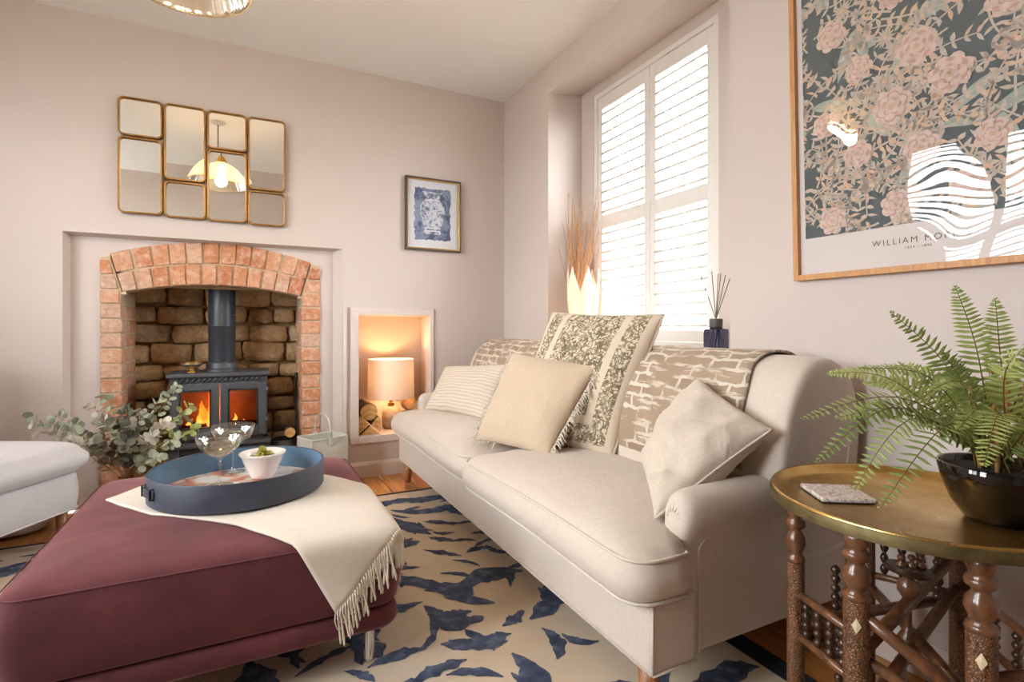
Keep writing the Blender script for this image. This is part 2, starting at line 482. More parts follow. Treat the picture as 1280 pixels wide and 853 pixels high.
for c, e in ((0.95, 1.575), (1.625, 2.25)): obj('pane', ([(-2.065, 0.5, c), (-2.065, 1.1, c), (-2.065, 1.1, e), (-2.065, 0.5, e)], [(0, 1, 2, 3)]), M['pane'], w3)
struct('window_sill', box(XR - 0.012, XS, HY0 + 0.002, HY1 - 0.002, HZ0 + 0.001, HZ0 + 0.015), M['white'], bevel=0.003)
# panelled door behind the camera
g = G().add(*box(-1.6, -0.8, YF, YF + 0.03, 0.002, 2.0))
for (a, b, c, e) in ((-1.68, -1.6, 0, 2.08), (-0.8, -0.72, 0, 2.08), (-1.6, -0.8, 2.0, 2.08)): g.add(*box(a, b, YF, YF + 0.045, c, e))
dr = struct('door_1', g, M['white'], bevel=0.003)
for (a, b, c, e) in ((-1.5, -1.24, 0.15, 0.85), (-1.16, -0.9, 0.15, 0.85), (-1.5, -1.24, 1.0, 1.88), (-1.16, -0.9, 1.0, 1.88)): obj('panel', box(a, b, YF + 0.03, YF + 0.038, c, e), M['white'], dr, bevel=0.004)
obj('door_knob', lathe([(0.02, 0), (0.012, 0.01), (0.025, 0.03), (0.018, 0.05), (0, 0.053)], 16) and G().add(*lathe([(0.02, 0), (0.012, 0.01), (0.025, 0.03), (0.018, 0.05), (0.0, 0.053)], 16)).xf(Matrix.Translation((-0.86, YF + 0.03, 0.95)) @ Matrix.Rotation(-PI / 2, 4, 'X')), M['brass'], dr, smooth=True)
# ground outside
struct('ground', box(-30, 30, -30, 30, -0.5, -0.3), simple('garden_ground', '#b5b2aa', 0.9, var=(0.5, 0.1)))

# ------------------------------------------------------------------ fireplace: bricks, stones, hearth
def brick_mat():
    m = Mat('brick'); oi = m.n('ShaderNodeObjectInfo')
    base = m.ramp(oi.outputs['Random'], [(0.0, '#b67350'), (0.3, '#c4865f'), (0.7, '#cf9b7a'), (1.0, '#c2a08c')])
    tc = m.n('ShaderNodeTexCoord'); geo = m.n('ShaderNodeNewGeometry')
    n1 = m.noise(22, 6, 0.65, geo.outputs['Position'])
    c = m.mix(m.ramp(n1, [(0.46, (0, 0, 0)), (0.74, (1, 1, 1))]), base, '#dcc0aa')
    n2 = m.noise(60, 4, 0.6, geo.outputs['Position'])
    c = m.mix(1.0, c, m.ramp(n2, [(0.3, (0.72, 0.72, 0.72)), (0.6, (1, 1, 1))]), 'MULTIPLY')
    m.l(c, m.b.inputs['Base Color']); m.set(Roughness=0.9)
    m.bump(n2, 0.5, 0.006); return m.m
def stone_mat():
    m = Mat('stone'); oi = m.n('ShaderNodeObjectInfo'); geo = m.n('ShaderNodeNewGeometry')
    base = m.ramp(oi.outputs['Random'], [(0.0, '#a58662'), (0.4, '#bf9c72'), (0.75, '#cfae84'), (1.0, '#b9a48c')])
    n1 = m.noise(9, 6, 0.6, geo.outputs['Position'])
    c = m.mix(m.ramp(n1, [(0.45, (0, 0, 0)), (0.75, (1, 1, 1))]), base, '#d6be9a')
    n2 = m.noise(40, 5, 0.65, geo.outputs['Position'])
    c = m.mix(1.0, c, m.ramp(n2, [(0.25, (0.6, 0.6, 0.6)), (0.6, (1, 1, 1))]), 'MULTIPLY')
    m.l(c, m.b.inputs['Base Color']); m.set(Roughness=0.95); m.bump(n2, 0.7, 0.012); return m.m
M['brick'] = brick_mat(); M['stone'] = stone_mat()
M['mortar'] = simple('mortar', '#c3ac8e', 0.95, var=(25, 0.15), bump=(90, 0.5, 0.006))
M['earth_mortar'] = simple('earth_mortar', '#a3885f', 0.95, var=(14, 0.2), bump=(50, 0.6, 0.01))

fp = thing('fireplace', 'arched red brick fireplace with a rough stone back, set in the wall recess', 'fireplace', (-0.15, 3.47, 0))
# arches
def inner(s):      # s 0..1 along the soffit
    x = -0.606 + 0.896 * s; t = (s - 0.5) * 2
    return Vector((x, 0, 1.193 - 0.053 * t * t))
def outer(s):
    x = -0.662 + 1.012 * s; t = (x + 0.15) / 0.55
    return Vector((x, 0, 1.437 - 0.105 * t * t))
YFACE = 3.460
def wedge(a, b, c, d, y0, y1):
    f = [(p.x, y0, p.z) for p in (a, b, c, d)]; k = [(p.x, y1, p.z) for p in (a, b, c, d)]
    return f + k, [(0, 1, 2, 3), (7, 6, 5, 4), (0, 4, 5, 1), (1, 5, 6, 2), (2, 6, 7, 3), (3, 7, 4, 0)]
nv = 12
for row in range(2):
    for i in range(nv):
        e = 0.0045 + R(0, 0.001)
        sh = (0.012 if row else 0.0) + R(-0.004, 0.004)
        s0, s1 = max(0, i / nv + (sh if i else 0)), min(1, (i + 1) / nv + (sh if i < nv - 1 else 0))
        r0, r1 = (0.015, 0.485) if row == 0 else (0.515, 1.0)
        r0 += R(-0.008, 0.008); r1 += R(-0.008, 0.0)
        pts = []
        for s_, r_ in ((s0, r0), (s1, r0), (s1, r1), (s0, r1)):
            q = s_ + (e if s_ == s0 else -e)
            pts.append(inner(q).lerp(outer(q), r_))
        obj('brick', wedge(*pts, YFACE + R(-0.004, 0.003), 3.575), M['brick'], fp, bevel=0.004, seg=2)
# soffit infill behind the arch ring
# jambs
for side in (0, 1):
    xa, xb = (-0.70, -0.606) if side == 0 else (0.292, 0.400)
    z = 1.31 if side == 0 else 1.32; row = 0
    while z > 0.05:
        h = 0.072 + R(-0.004, 0.004)
        z1 = z; z0 = max(z - h, 0.02)
        if z1 > 1.14:     # cut beside the skewback
            xs = (-0.662 + (1.33 - (z0 + z1) / 2) * 0.29) if side == 0 else (0.35 - (1.33 - (z0 + z1) / 2) * 0.30)
            a, b = (xa, min(xs - 0.012, xb)) if side == 0 else (max(xs + 0.012, xa), xb)
        else: a, b = xa, xb
        yj = YFACE + R(-0.004, 0.004); split = 3.60 if row % 2 else 3.68
        if z1 > 1.145:
            sk = (lambda z_: max(-0.606 - (z_ - 1.14) * 0.273, -0.69) - 0.010) if side == 0 else (lambda z_: min(0.29 + (z_ - 1.14) * 0.29, 0.39) + 0.010)
            V_ = lambda x_, z_: Vector((x_, 0, z_))
            q_ = (V_(xa, z0), V_(sk(max(z0, 1.14)), z0), V_(sk(z1), z1), V_(xa, z1)) if side == 0 else (V_(sk(max(z0, 1.14)), z0), V_(xb, z0), V_(xb, z1), V_(sk(z1), z1))
            obj('brick', wedge(*q_, yj, split - 0.005), M['brick'], fp, bevel=0.004)
        else:
            obj('brick', box(a + R(0, .002), b + R(-.003, .003), yj, split - 0.005, z0, z1), M['brick'], fp, bevel=0.005)
        if z1 < 1.16:
            xi = R(-.004, .003)
            obj('brick', box(a, b + xi, split + 0.005, 3.87, z0, z1) if side == 0 else box(a + xi, b, split + 0.005, 3.87, z0, z1), M['brick'], fp, bevel=0.005)
        z = z0 - 0.010; row += 1
# mortar behind the bricks
g = G()
for i in range(24):
    a, b = i / 24, (i + 1) / 24
    g.add(*wedge(inner(a).lerp(outer(a), 0.012), inner(b).lerp(outer(b), 0.012), outer(b).lerp(inner(b), 0.02), outer(a).lerp(inner(a), 0.02), 3.468, 3.60))
g.add(*box(-0.698, -0.612, 3.468, 3.88, 0.0, 1.13)).add(*box(0.298, 0.398, 3.468, 3.88, 0.0, 1.13))
g.add([(-0.698, 3.468, 1.13), (-0.585, 3.468, 1.13), (-0.63, 3.468, 1.338), (-0.698, 3.468, 1.325)], [(0, 1, 2, 3)])
g.add([(0.398, 3.468, 1.13), (0.270, 3.468, 1.13), (0.325, 3.468, 1.348), (0.398, 3.468, 1.335)], [(3, 2, 1, 0)])
obj('mortar', g, M['mortar'], fp, label='pale sandy mortar between the bricks')
# chamber lining
g = G().add([(-0.72, 3.60, 0), (0.42, 3.60, 0), (0.42, 3.94, 0), (-0.72, 3.94, 0), (-0.72, 3.60, 1.30), (0.42, 3.60, 1.30), (0.42, 3.94, 1.30), (-0.72, 3.94, 1.30)],
            [(7, 6, 5, 4), (0, 3, 7, 4), (1, 5, 6, 2), (3, 2, 6, 7)])
g.add([(-0.72, 3.60, 1.18), (0.42, 3.60, 1.18), (0.42, 3.60, 1.42), (-0.72, 3.60, 1.42)], [(0, 1, 2, 3)])
back = obj('stone_backing', g, M['earth_mortar'], fp, label='rough stone back of the hearth chamber')
def stone_geo(w, d, h, seed):
    """rounded, uneven block: subdivided cube"""
    bm = bmesh.new(); bmesh.ops.create_cube(bm, size=2)
    bmesh.ops.subdivide_edges(bm, edges=bm.edges[:], cuts=2, use_grid_fill=True)
    for v in bm.verts:
        p = v.co; l = max(abs(p.x) ** 9 + abs(p.y) ** 6 + abs(p.z) ** 9, 1e-6) ** (1 / 8.5)
        p = p / l
        k = noise.noise(p * 0.9 + Vector((seed * 3.1, seed * 1.7, 0))) * 0.16 + 1
        v.co = Vector((p.x * w / 2 * k, p.y * d / 2, p.z * h / 2 * (1 + noise.noise(p + Vector((seed, 5, seed))) * 0.14)))
    g = G().add([v.co.copy() for v in bm.verts], [[v.index for v in f.verts] for f in bm.faces]); bm.free(); return g
z = 0.02; seed = 1
rows = [0.13, 0.11, 0.135, 0.10, 0.125, 0.10, 0.135, 0.12, 0.11, 0.14, 0.10]
for h in rows:
    x = -0.70 + R(-0.05, 0.05)
    while x < 0.36:
        w = R(0.13, 0.30); cx = x + w / 2; hh = h * R(0.84, 1.0)
        gg = stone_geo(w - 0.004, 0.09, hh - 0.002, seed)
        Mx = Matrix.Translation((cx, 3.925 + R(-0.014, 0.012), z + h / 2 + R(-0.006, 0.006))) @ Matrix.Rotation(R(-0.06, 0.06), 4, 'Y')
        obj('stone', gg.xf(Mx), M['stone'], back, smooth=True); x += w; seed += 1
    z += h
# hearth slab
struct('hearth', box(-0.62, 0.30, 3.30, 3.88, -0.02, 0.035), simple('hearth_slate', '#5a534c', 0.7, var=(8, 0.15), bump=(30, 0.3)), bevel=0.006)

# ------------------------------------------------------------------ wood-burning stove
st = thing('wood_stove', 'black cast iron wood stove with two glazed doors and a tall flue', 'stove', (-0.146, 3.62, 0.035))
X0, X1, Y0, Y1 = -0.395, 0.103, 3.505, 3.80
g = G()   # body: open-fronted box
for b_ in ((X0, X0 + 0.02, Y0, Y1, 0.29, 0.665), (X1 - 0.02, X1, Y0, Y1, 0.29, 0.665), (X0, X1, Y1 - 0.02, Y1, 0.29, 0.665), (X0, X1, Y0, Y1, 0.29, 0.31),
           (X0, X1, Y0, Y1, 0.645, 0.665), (X0, X1, Y0 - 0.004, Y0 + 0.02, 0.628, 0.665)):
    g.add(*box(*b_))
obj('body', g, M['iron'], st, bevel=0.002)
obj('top_plate', box(X0 - 0.016, X1 + 0.016, Y0 - 0.028, Y1 + 0.01, 0.665, 0.688), M['iron'], st, bevel=0.006, seg=3)
g = G()   # pierced frieze under the top plate
nf = 17
for i in range(nf):
    xx = X0 + 0.03 + (X1 - X0 - 0.06) * i / (nf - 1)
    g.add(*tube([(xx - 0.009, Y0 - 0.009, 0.634), (xx + 0.009, Y0 - 0.012, 0.658)], 0.0055, 6))
for zz in (0.628, 0.663): g.add(*tube([(X0 + 0.012, Y0 - 0.008, zz), (X1 - 0.012, Y0 - 0.008, zz)], 0.004, 6))
obj('frieze', g, M['iron'], st, smooth=True, label='cast pierced frieze under the stove top')
M['stove_glass'] = thin_glass('stove_glass', (0.36, 0.26, 0.22, 1), 1.5, 0.03)
g = G(); g.add(*box(X0 + 0.02, X1 - 0.02, Y0 + 0.005, Y1 - 0.02, 0.31, 0.312)); 
obj('grate', box(X0 + 0.04, X1 - 0.04, Y0 + 0.03, Y1 - 0.05, 0.312, 0.335), M['black'], st)
for k, (a, b) in enumerate(((X0 + 0.008, -0.148), (-0.144, X1 - 0.008))):
    d = G(); zz0, zz1, q = 0.315, 0.626, 0.042
    for b_ in ((a, a + q, zz0, zz1), (b - q, b, zz0, zz1), (a + q, b - q, zz1 - q + 0.006, zz1), (a + q, b - q, zz0, zz0 + 0.058)):
        d.add(*box(b_[0], b_[1], Y0 - 0.022, Y0 - 0.002, b_[2], b_[3]))
    door = obj('stove_door', d, M['iron'], st, bevel=0.003)
    ga = G()
    for b_ in ((a + q, a + q + 0.008, zz0 + 0.058, zz1 - q + 0.006), (b - q - 0.008, b - q, zz0 + 0.058, zz1 - q + 0.006), (a + q, b - q, zz1 - q - 0.002, zz1 - q + 0.006), (a + q, b - q, zz0 + 0.058, zz0 + 0.066)):
        ga.add(*box(b_[0], b_[1], Y0 - 0.025, Y0 - 0.018, b_[2], b_[3]))
    obj('glass_rim', ga, M['steel_grey'], door)
    obj('door_glass', ([(a + q, Y0 - 0.012, zz0 + 0.058), (b - q, Y0 - 0.012, zz0 + 0.058), (b - q, Y0 - 0.012, zz1 - q + 0.006), (a + q, Y0 - 0.012, zz1 - q + 0.006)], [(0, 1, 2, 3)]), M['stove_glass'], door, label='smoky glass with fire glow behind')
    hx = a - 0.004 if k == 0 else b + 0.004
    for hz in (0.40, 0.58):
        obj('hinge', tube([(hx, Y0 - 0.02, hz - 0.016), (hx, Y0 - 0.02, hz + 0.016)], 0.009, 8), M['steel_grey'] if k == 0 and hz > .5 else M['iron'], door, smooth=True)
g = G().add(*tube([(-0.09, Y0 - 0.022, 0.345), (-0.09, Y0 - 0.05, 0.345)], 0.006, 8)).add(*tube([(-0.09, Y0 - 0.05, 0.345), (-0.035, Y0 - 0.055, 0.345)], [0.009, 0.007], 8))
obj('door_handle', g, M['chrome'], st, smooth=True)
obj('ash_shelf', box(X0 - 0.02, X1 + 0.02, Y0 - 0.07, Y0 + 0.02, 0.268, 0.29), M['iron'], st, bevel=0.005)
g = G().add(*box(X0 - 0.01, X0 + 0.05, Y0 - 0.055, Y1, 0.036, 0.27)).add(*box(X1 - 0.05, X1 + 0.01, Y0 - 0.055, Y1, 0.036, 0.27)).add(*box(X0, X1, Y1 - 0.03, Y1, 0.036, 0.27)).add(*box(X0, X1, Y0 - 0.04, Y0 + 0.0, 0.235, 0.27))
obj('log_store_base', g, M['iron'], st, bevel=0.003)
fx, fy = -0.142, 3.68
obj('flue_pipe', lathe([(0.074, 0.72), (0.074, 0.955), (0.0755, 0.957), (0.0755, 0.964), (0.074, 0.966), (0.074, 1.295)], 40, (fx, fy, 0)), M['flue'], st, auto=40)
obj('flue_collar', lathe([(0.098, 0.688), (0.098, 0.70), (0.086, 0.708), (0.084, 0.735), (0.076, 0.742)], 40, (fx, fy, 0)), M['iron'], st, auto=40)
obj('flue_screw', lathe([(0.007, 0), (0.007, 0.006), (0.003, 0.009)], 10, (0, 0, 0)) and G().add(*lathe([(0.007, 0), (0.007, 0.006), (0.003, 0.009)], 10)).xf(Matrix.Translation((fx + 0.07, fy - 0.025, 1.03)) @ Matrix.Rotation(PI / 2, 4, 'Y')), M['chrome'], st)
# fire inside
def flame_mat():
    m = Mat('flame'); geo = m.n('ShaderNodeNewGeometry'); sp = m.n('ShaderNodeSeparateXYZ'); m.l(geo.outputs['Position'], sp.inputs[0])
    h = m.math('MULTIPLY', m.math('SUBTRACT', sp.outputs[2], 0.34), 4.2, True)
    c = m.ramp(h, [(0, '#ffd070'), (0.3, '#ff9a30'), (0.75, '#ff5a10'), (1, '#b02a06')])
    m.set(Base_Color=(0, 0, 0, 1), Emission_Strength=6.0); m.l(c, m.b.inputs['Emission Color'])
    m.l(m.ramp(m.noise(22, 3, 0.6, m.co('Object', (1, 1, 0.35))), [(0.36, (0, 0, 0)), (0.62, (1, 1, 1))]), m.b.inputs['Alpha']); return m.m
M['flame'] = flame_mat()
fire = thing('stove_fire', 'orange flames over burning logs behind the stove glass', 'fire', (-0.17, 3.65, 0.335))
for i, (xx, hh, rr, yy) in enumerate([(-0.20, 0.22, 0.034, 3.60), (-0.235, 0.17, 0.036, 3.64), (-0.25, 0.10, 0.02, 3.66), (-0.30, 0.07, 0.018, 3.62), (-0.115, 0.13, 0.018, 3.62), (-0.08, 0.08, 0.015, 3.66), (-0.02, 0.045, 0.013, 3.63)]):
    ring = []
    for k in range(9):
        u = k / 8; r_ = rr * (math.sin(PI * (u ** 0.6)) * 0.9 + 0.12) * (1 - u) ** 0.3 + 0.0006
        ox = 0.014 * math.sin(u * 4 + i); oy = 0.008 * math.cos(u * 5 + i)
        ring.append([(xx + ox + r_ * math.cos(a), yy + oy + r_ * 0.6 * math.sin(a), 0.345 + hh * u) for a in [2 * PI * q / 10 for q in range(10)]])
    obj('flame', loft(ring), M['flame'], fire, smooth=True)
M['bark'] = simple('bark', '#5d4027', 0.95, var=(25, 0.3), bump=(60, 0.8, 0.01))
M['char'] = simple('charred_log', '#2a1b12', 0.95, var=(30, 0.3), bump=(60, 0.8, 0.01))
for a, b in (((-0.36, 3.62, 0.352), (-0.05, 3.66, 0.352)), ((-0.30, 3.70, 0.355), (0.05, 3.60, 0.36))):
    obj('burning_log', tube([a, Vector(a).lerp(Vector(b), .5), b], [0.025, 0.028, 0.024], 10), M['char'], fire, smooth=True)
def lamp(name, loc, col, power, rad):
    l = bpy.data.lights.new(name, 'POINT'); l.energy = power; l.color = col; l.shadow_soft_size = rad
    o = bpy.data.objects.new(name, l); C.objects.link(o); o.location = loc; return o
lamp('fire_light', (-0.185, 3.60, 0.46), (1.0, 0.33, 0.08), 5.0, 0.05)
obj('firebrick', G().add(*box(X0 + 0.021, X1 - 0.021, Y1 - 0.045, Y1 - 0.021, 0.312, 0.644)), simple('firebrick', '#8c6a50', 0.9, var=(9, 0.4)), st)
for b_ in ((X0 + 0.021, X0 + 0.04), (X1 - 0.04, X1 - 0.021)): obj('firebrick', box(b_[0], b_[1], Y0 + 0.02, Y1 - 0.046, 0.312, 0.644), bpy.data.materials['firebrick'], st)

# bowl on the stove
bw = thing('footed_bowl', 'small footed brass bowl standing on the stove top', 'bowl', (-0.295, 3.60, 0.688))
obj('bowl_body', lathe([(0.014, 0.028), (0.03, 0.030), (0.052, 0.044), (0.056, 0.056), (0.053, 0.056), (0.048, 0.047), (0.02, 0.035), (0.0, 0.034)], 28, (-0.295, 3.60, 0.688), cap=False), simple('pewter', '#9a8f80', 0.35, 0.8), bw, smooth=True)
obj('foot', lathe([(0.03, 0.0), (0.03, 0.004), (0.012, 0.012), (0.012, 0.024), (0.02, 0.030)], 24, (-0.295, 3.60, 0.688)), M['brass'], bw, smooth=True)
obj('bowl_rim', tube([(-0.295 + 0.055 * math.cos(a), 3.60 + 0.055 * math.sin(a), 0.745) for a in [2 * PI * i / 24 for i in range(24)]], 0.003, 6, True), M['brass'], bw, smooth=True)

# fire irons and kindling beside the stove
pk = thing('fire_poker', 'dark iron poker leaning against the right brick jamb', 'poker', (0.266, 3.60, 0.035))
obj('shaft', tube([(0.266, 3.60, 0.036), (0.279, 3.67, 0.60)], 0.006, 8), M['black'], pk, smooth=True)
obj('poker_handle', tube([(0.279, 3.67, 0.60), (0.2805, 3.677, 0.66)], [0.007, 0.010], 8), M['black'], pk, smooth=True)
cs = thing('coal_scuttle', 'black metal bucket of kindling beside the stove', 'bucket', (0.20, 3.55, 0.035))
obj('bucket_body', lathe([(0.055, 0.0), (0.075, 0.23), (0.07, 0.23), (0.052, 0.01), (0, 0.01)], 24, (0.20, 3.55, 0.035), cap=False), M['black'], cs, smooth=True)
obj('bucket_handle', tube([(0.20 + 0.073 * math.cos(a), 3.55, 0.26 + 0.085 * math.sin(a)) for a in [PI * i / 12 for i in range(13)]], 0.003, 6), M['black'], cs, smooth=True)
M['endgrain'] = None
def endgrain():
    m = Mat('end_grain'); co = m.co('Object')
    w = m.n('ShaderNodeTexWave', wave_type='RINGS', rings_direction='Y'); w.inputs['Scale'].default_value = 9; w.inputs['Distortion'].default_value = 6
    m.l(co, w.inputs[0]); c = m.ramp(w.outputs['Fac'], [(0, '#d3a061'), (1, '#e2bb80')])
    c = m.mix(1.0, c, m.ramp(m.noise(18, 4), [(0.3, (0.7, 0.6, 0.5)), (0.65, (1, 1, 1))]), 'MULTIPLY')
    m.l(c, m.b.inputs['Base Color']); m.set(Roughness=0.85); return m.m
M['endgrain'] = endgrain()
def log(label, poly, y0, y1, grp, ctr, bark=None):
    """split log along y with given (x,z) outline"""
    r = thing('split_log', label, 'log', (ctr[0], (y0 + y1) / 2, min(p[1] for p in poly)), group=grp)
    n = len(poly)
    f0 = [(x, y0, z) for x, z in poly]; f1 = [(x, y1, z) for x, z in poly]
    g = G().add(f0 + f1, [(i, (i + 1) % n, n + (i + 1) % n, n + i) for i in range(n)])
    obj('bark', g, bark or M['bark'], r, auto=50)
    obj('cut_end', G().add(f0, [tuple(range(n))]), M['endgrain'], r); obj('cut_end', G().add(f1, [tuple(range(n - 1, -1, -1))]), M['endgrain'], r)
    return r
def arc(cx, cz, r, a0, a1, n=10, j=0.06):
    return [(cx + r * R(1 - j, 1 + j) * math.cos(math.radians(a0 + (a1 - a0) * i / n)), cz + r * R(1 - j, 1 + j) * math.sin(math.radians(a0 + (a1 - a0) * i / n))) for i in range(n + 1)]
log('small round log poking from the black bucket', arc(0.232, 0.305, 0.030, 0, 345, 14), 3.50, 3.66, None, (0.232, 0))

# ------------------------------------------------------------------ niche: lamp and logs
GL = 'split logs in the wall niche'
log('round split log lying on top of the pile left of the niche lamp', arc(0.70, 0.405, 0.055, -20, 330, 16), 3.45, 3.72, GL, (0.715, 0))
log('wedge log with its bark to the left, low in the niche pile', [(0.630, 0.265), (0.700, 0.325), (0.640, 0.385), (0.628, 0.36), (0.627, 0.31)], 3.44, 3.74, GL, (0.66, 0))
log('wedge log lying flat on the niche floor under the pile', [(0.640, 0.262), (0.705, 0.2625), (0.765, 0.264), (0.707, 0.318)], 3.44, 3.74, GL, (0.70, 0))
log('wedge log with its bark to the right, next to the lamp pot', [(0.712, 0.325), (0.768, 0.272), (0.778, 0.31), (0.772, 0.36), (0.755, 0.378)], 3.44, 3.74, GL, (0.75, 0))
log('round split log lying right of the niche lamp, topmost there', arc(1.035, 0.408, 0.051, -40, 310, 16), 3.46, 3.74, GL, (1.035, 0))
log('dark split log underneath, right of the niche lamp', arc(1.01, 0.309, 0.045, 0, 345, 14), 3.46, 3.74, GL, (1.01, 0))

lp = thing('table_lamp', 'table lamp with a cream drum shade and stone pot base in the niche', 'lamp', (0.878, 3.60, NZ0))
LC = (0.878, 3.60, NZ0)
obj('lamp_base', lathe([(0.045, 0), (0.055, 0.01), (0.062, 0.05), (0.06, 0.11), (0.045, 0.145), (0.03, 0.152)], 32, LC), simple('stone_pot', '#b9ab98', 0.9, var=(20, 0.25), bump=(50, 0.5)), lp, smooth=True)
obj('neck', lathe([(0.022, 0.150), (0.022, 0.175), (0.012, 0.178), (0.012, 0.215)], 20, LC), M['brass'], lp, auto=40)
def shade_mat():
    m = Mat('lamp_shade'); m.t.nodes.remove(m.b)
    n_ = m.noise(40, 4, 0.6, m.co('Object', (1, 1, 14)))
    c = m.ramp(n_, [(0.3, '#e6dacb'), (0.7, '#f3ebe0')])
    d = m.n('ShaderNodeBsdfDiffuse'); t = m.n('ShaderNodeBsdfTranslucent'); mx = m.n('ShaderNodeMixShader'); mx.inputs[0].default_value = 0.20
    m.l(c, d.inputs[0]); m.l(c, t.inputs[0]); m.l(d.outputs[0], mx.inputs[1]); m.l(t.outputs[0], mx.inputs[2]); m.l(mx.outputs[0], m.out.inputs[0]); return m.m
M['shade'] = shade_mat()
obj('lamp_shade', lathe([(0.157, 0.212), (0.153, 0.475), (0.150, 0.475), (0.154, 0.212), (0.157, 0.212)], 48, LC, cap=False), M['shade'], lp, auto=50)
M['bulb'] = emis('bulb_glow', '#ffd9a0', 8)
obj('bulb', lathe([(0.010, 0.215), (0.014, 0.24), (0.03, 0.27), (0.032, 0.295), (0.02, 0.32), (0.001, 0.328)], 20, LC), M['bulb'], lp, smooth=True)
lamp('niche_lamp_light', (0.878, 3.60, NZ0 + 0.35), (1.0, 0.58, 0.27), 6.5, 0.04)

# ------------------------------------------------------------------ mirror of eight panes
mr = thing('wall_mirror', 'brass framed wall mirror of eight rounded rectangular panes above the fireplace', 'mirror', (-0.203, YB, 1.545))
cols = [(-0.610, -0.413), (-0.406, -0.211), (-0.203, -0.006), (0.001, 0.198)]
panes = [(0, 1.967, 2.170), (0, 1.557, 1.960), (1, 1.757, 2.170), (1, 1.552, 1.749), (2, 1.957, 2.170), (2, 1.550, 1.950), (3, 1.752, 2.170), (3, 1.546, 1.744)]
tilts = [(.0, .0), (.012, .0), (-.006, .01), (.004, -.008), (.0, .008), (.006, .0), (-.01, -.006), (.01, .01)]
for (c, z0, z1), (ta, tb) in zip(panes, tilts):
    x0, x1 = cols[c]; cx, cz = (x0 + x1) / 2, (z0 + z1) / 2; w, h = x1 - x0, z1 - z0
    o_ = rrect(w, h, 0.026, 5, 1); i_ = rrect(w - 0.017, h - 0.017, 0.019, 5, 1)
    def ring(o, y): return [(cx + a, y, cz + b) for a, b in o]
    fr = obj('mirror_frame', loft([ring(i_, YB - 0.012), ring(i_, YB - 0.030), ring(o_, YB - 0.030), ring(o_, YB - 0.001)], cap=False), M['mirror_frame'], mr, bevel=0.002)
    n = len(i_)
    obj('mirror_glass', ([(cx + a, YB - 0.018 + a * tb + b * ta, cz + b) for a, b in i_], [tuple(range(n))]), M['mirror'], mr)

# ------------------------------------------------------------------ small picture of a vase
pc = thing('vase_picture', 'small dark framed print of a blue and white vase on the fireplace wall', 'picture', (1.11, YB, 1.466))
x0, x1, z0, z1 = 0.920, 1.308, 1.467, 1.951
g = G()
for b_ in ((x0, x0 + 0.012, z0, z1), (x1 - 0.012, x1, z0, z1), (x0 + 0.012, x1 - 0.012, z1 - 0.012, z1), (x0 + 0.012, x1 - 0.012, z0, z0 + 0.012)):
    g.add(*box(b_[0], b_[1], YB - 0.030, YB - 0.001, b_[2], b_[3]))
obj('picture_frame', g, simple('dark_frame', '#4c453e', 0.4, 0.3), pc, bevel=0.0015)
g = G()
for b_ in ((x0 + 0.012, x0 + 0.017, z0 + .012, z1 - .012), (x1 - 0.017, x1 - 0.012, z0 + .012, z1 - .012), (x0 + 0.017, x1 - 0.017, z1 - 0.017, z1 - .012), (x0 + 0.017, x1 - 0.017, z0 + .012, z0 + 0.017)):
    g.add(*box(b_[0], b_[1], YB - 0.027, YB - 0.008, b_[2], b_[3]))
obj('gilt_slip', g, M['brass'], pc)
yp = YB - 0.010
def flat(poly, y): return [(a, y, b) for a, b in poly], [tuple(range(len(poly)))]
obj('mount', flat([(x0 + .015, z0 + .015), (x1 - .015, z0 + .015), (x1 - .015, z1 - .015), (x0 + .015, z1 - .015)], yp), simple('mount_card', '#dfe2e8', 0.8), pc)
def ink(name, c1, c2, sc, th):
    m = Mat(name); n_ = m.noise(sc, 5, 0.6, None, 0.8)
    m.l(m.ramp(n_, [(th - 0.07, c1), (th + 0.07, c2)]), m.b.inputs['Base Color']); m.set(Roughness=0.8); return m.m
def ragged(xa, xb, za, zb, j):
    o = []
    for i in range(16): o.append((xa + (xb - xa) * i / 16, za + R(-j, j)))
    for i in range(22): o.append((xb + R(-j, j), za + (zb - za) * i / 22))
    for i in range(16): o.append((xb - (xb - xa) * i / 16, zb + R(-j, j)))
    for i in range(22): o.append((xa + R(-j, j), zb - (zb - za) * i / 22))
    return o
obj('ink_wash', flat(ragged(0.985, 1.235, 1.54, 1.885, 0.006), yp - 0.001), ink('ink_wash', '#465475', '#8491ad', 14, 0.5), pc)
pv = [(0.055, -0.14), (0.062, -0.125), (0.05, -0.115), (0.058, -0.10), (0.075, -0.04), (0.087, 0.01), (0.085, 0.045), (0.066, 0.075), (0.05, 0.085), (0.048, 0.10), (0.06, 0.135), (0.075, 0.145)]
cx, cz = 1.108, 1.718
vp = [(cx + a, cz + b) for a, b in pv] + [(cx - a, cz + b) for a, b in reversed(pv)]
obj('vase_drawing', flat(vp, yp - 0.002), ink('vase_ink', '#d5dae4', '#5d6b8c', 42, 0.53), pc)
g = G()
for b in (-0.118, 0.09, -0.098): 
    w = 0.055 if b != 0.09 else 0.052
    g.add(*flat([(cx - w, cz + b - .004), (cx + w, cz + b - .004), (cx + w, cz + b + .004), (cx - w, cz + b + .004)], yp - 0.003))
obj('vase_bands', g, simple('vase_white', '#dfe3ea', 0.8), pc)
M['pic_glass'] = thin_glass('picture_glass', (1, 1, 1, 1), 1.45)
obj('glazing', flat([(x0 + .015, z0 + .015), (x1 - .015, z0 + .015), (x1 - .015, z1 - .015), (x0 + .015, z1 - .015)], yp - 0.008), M['pic_glass'], pc)

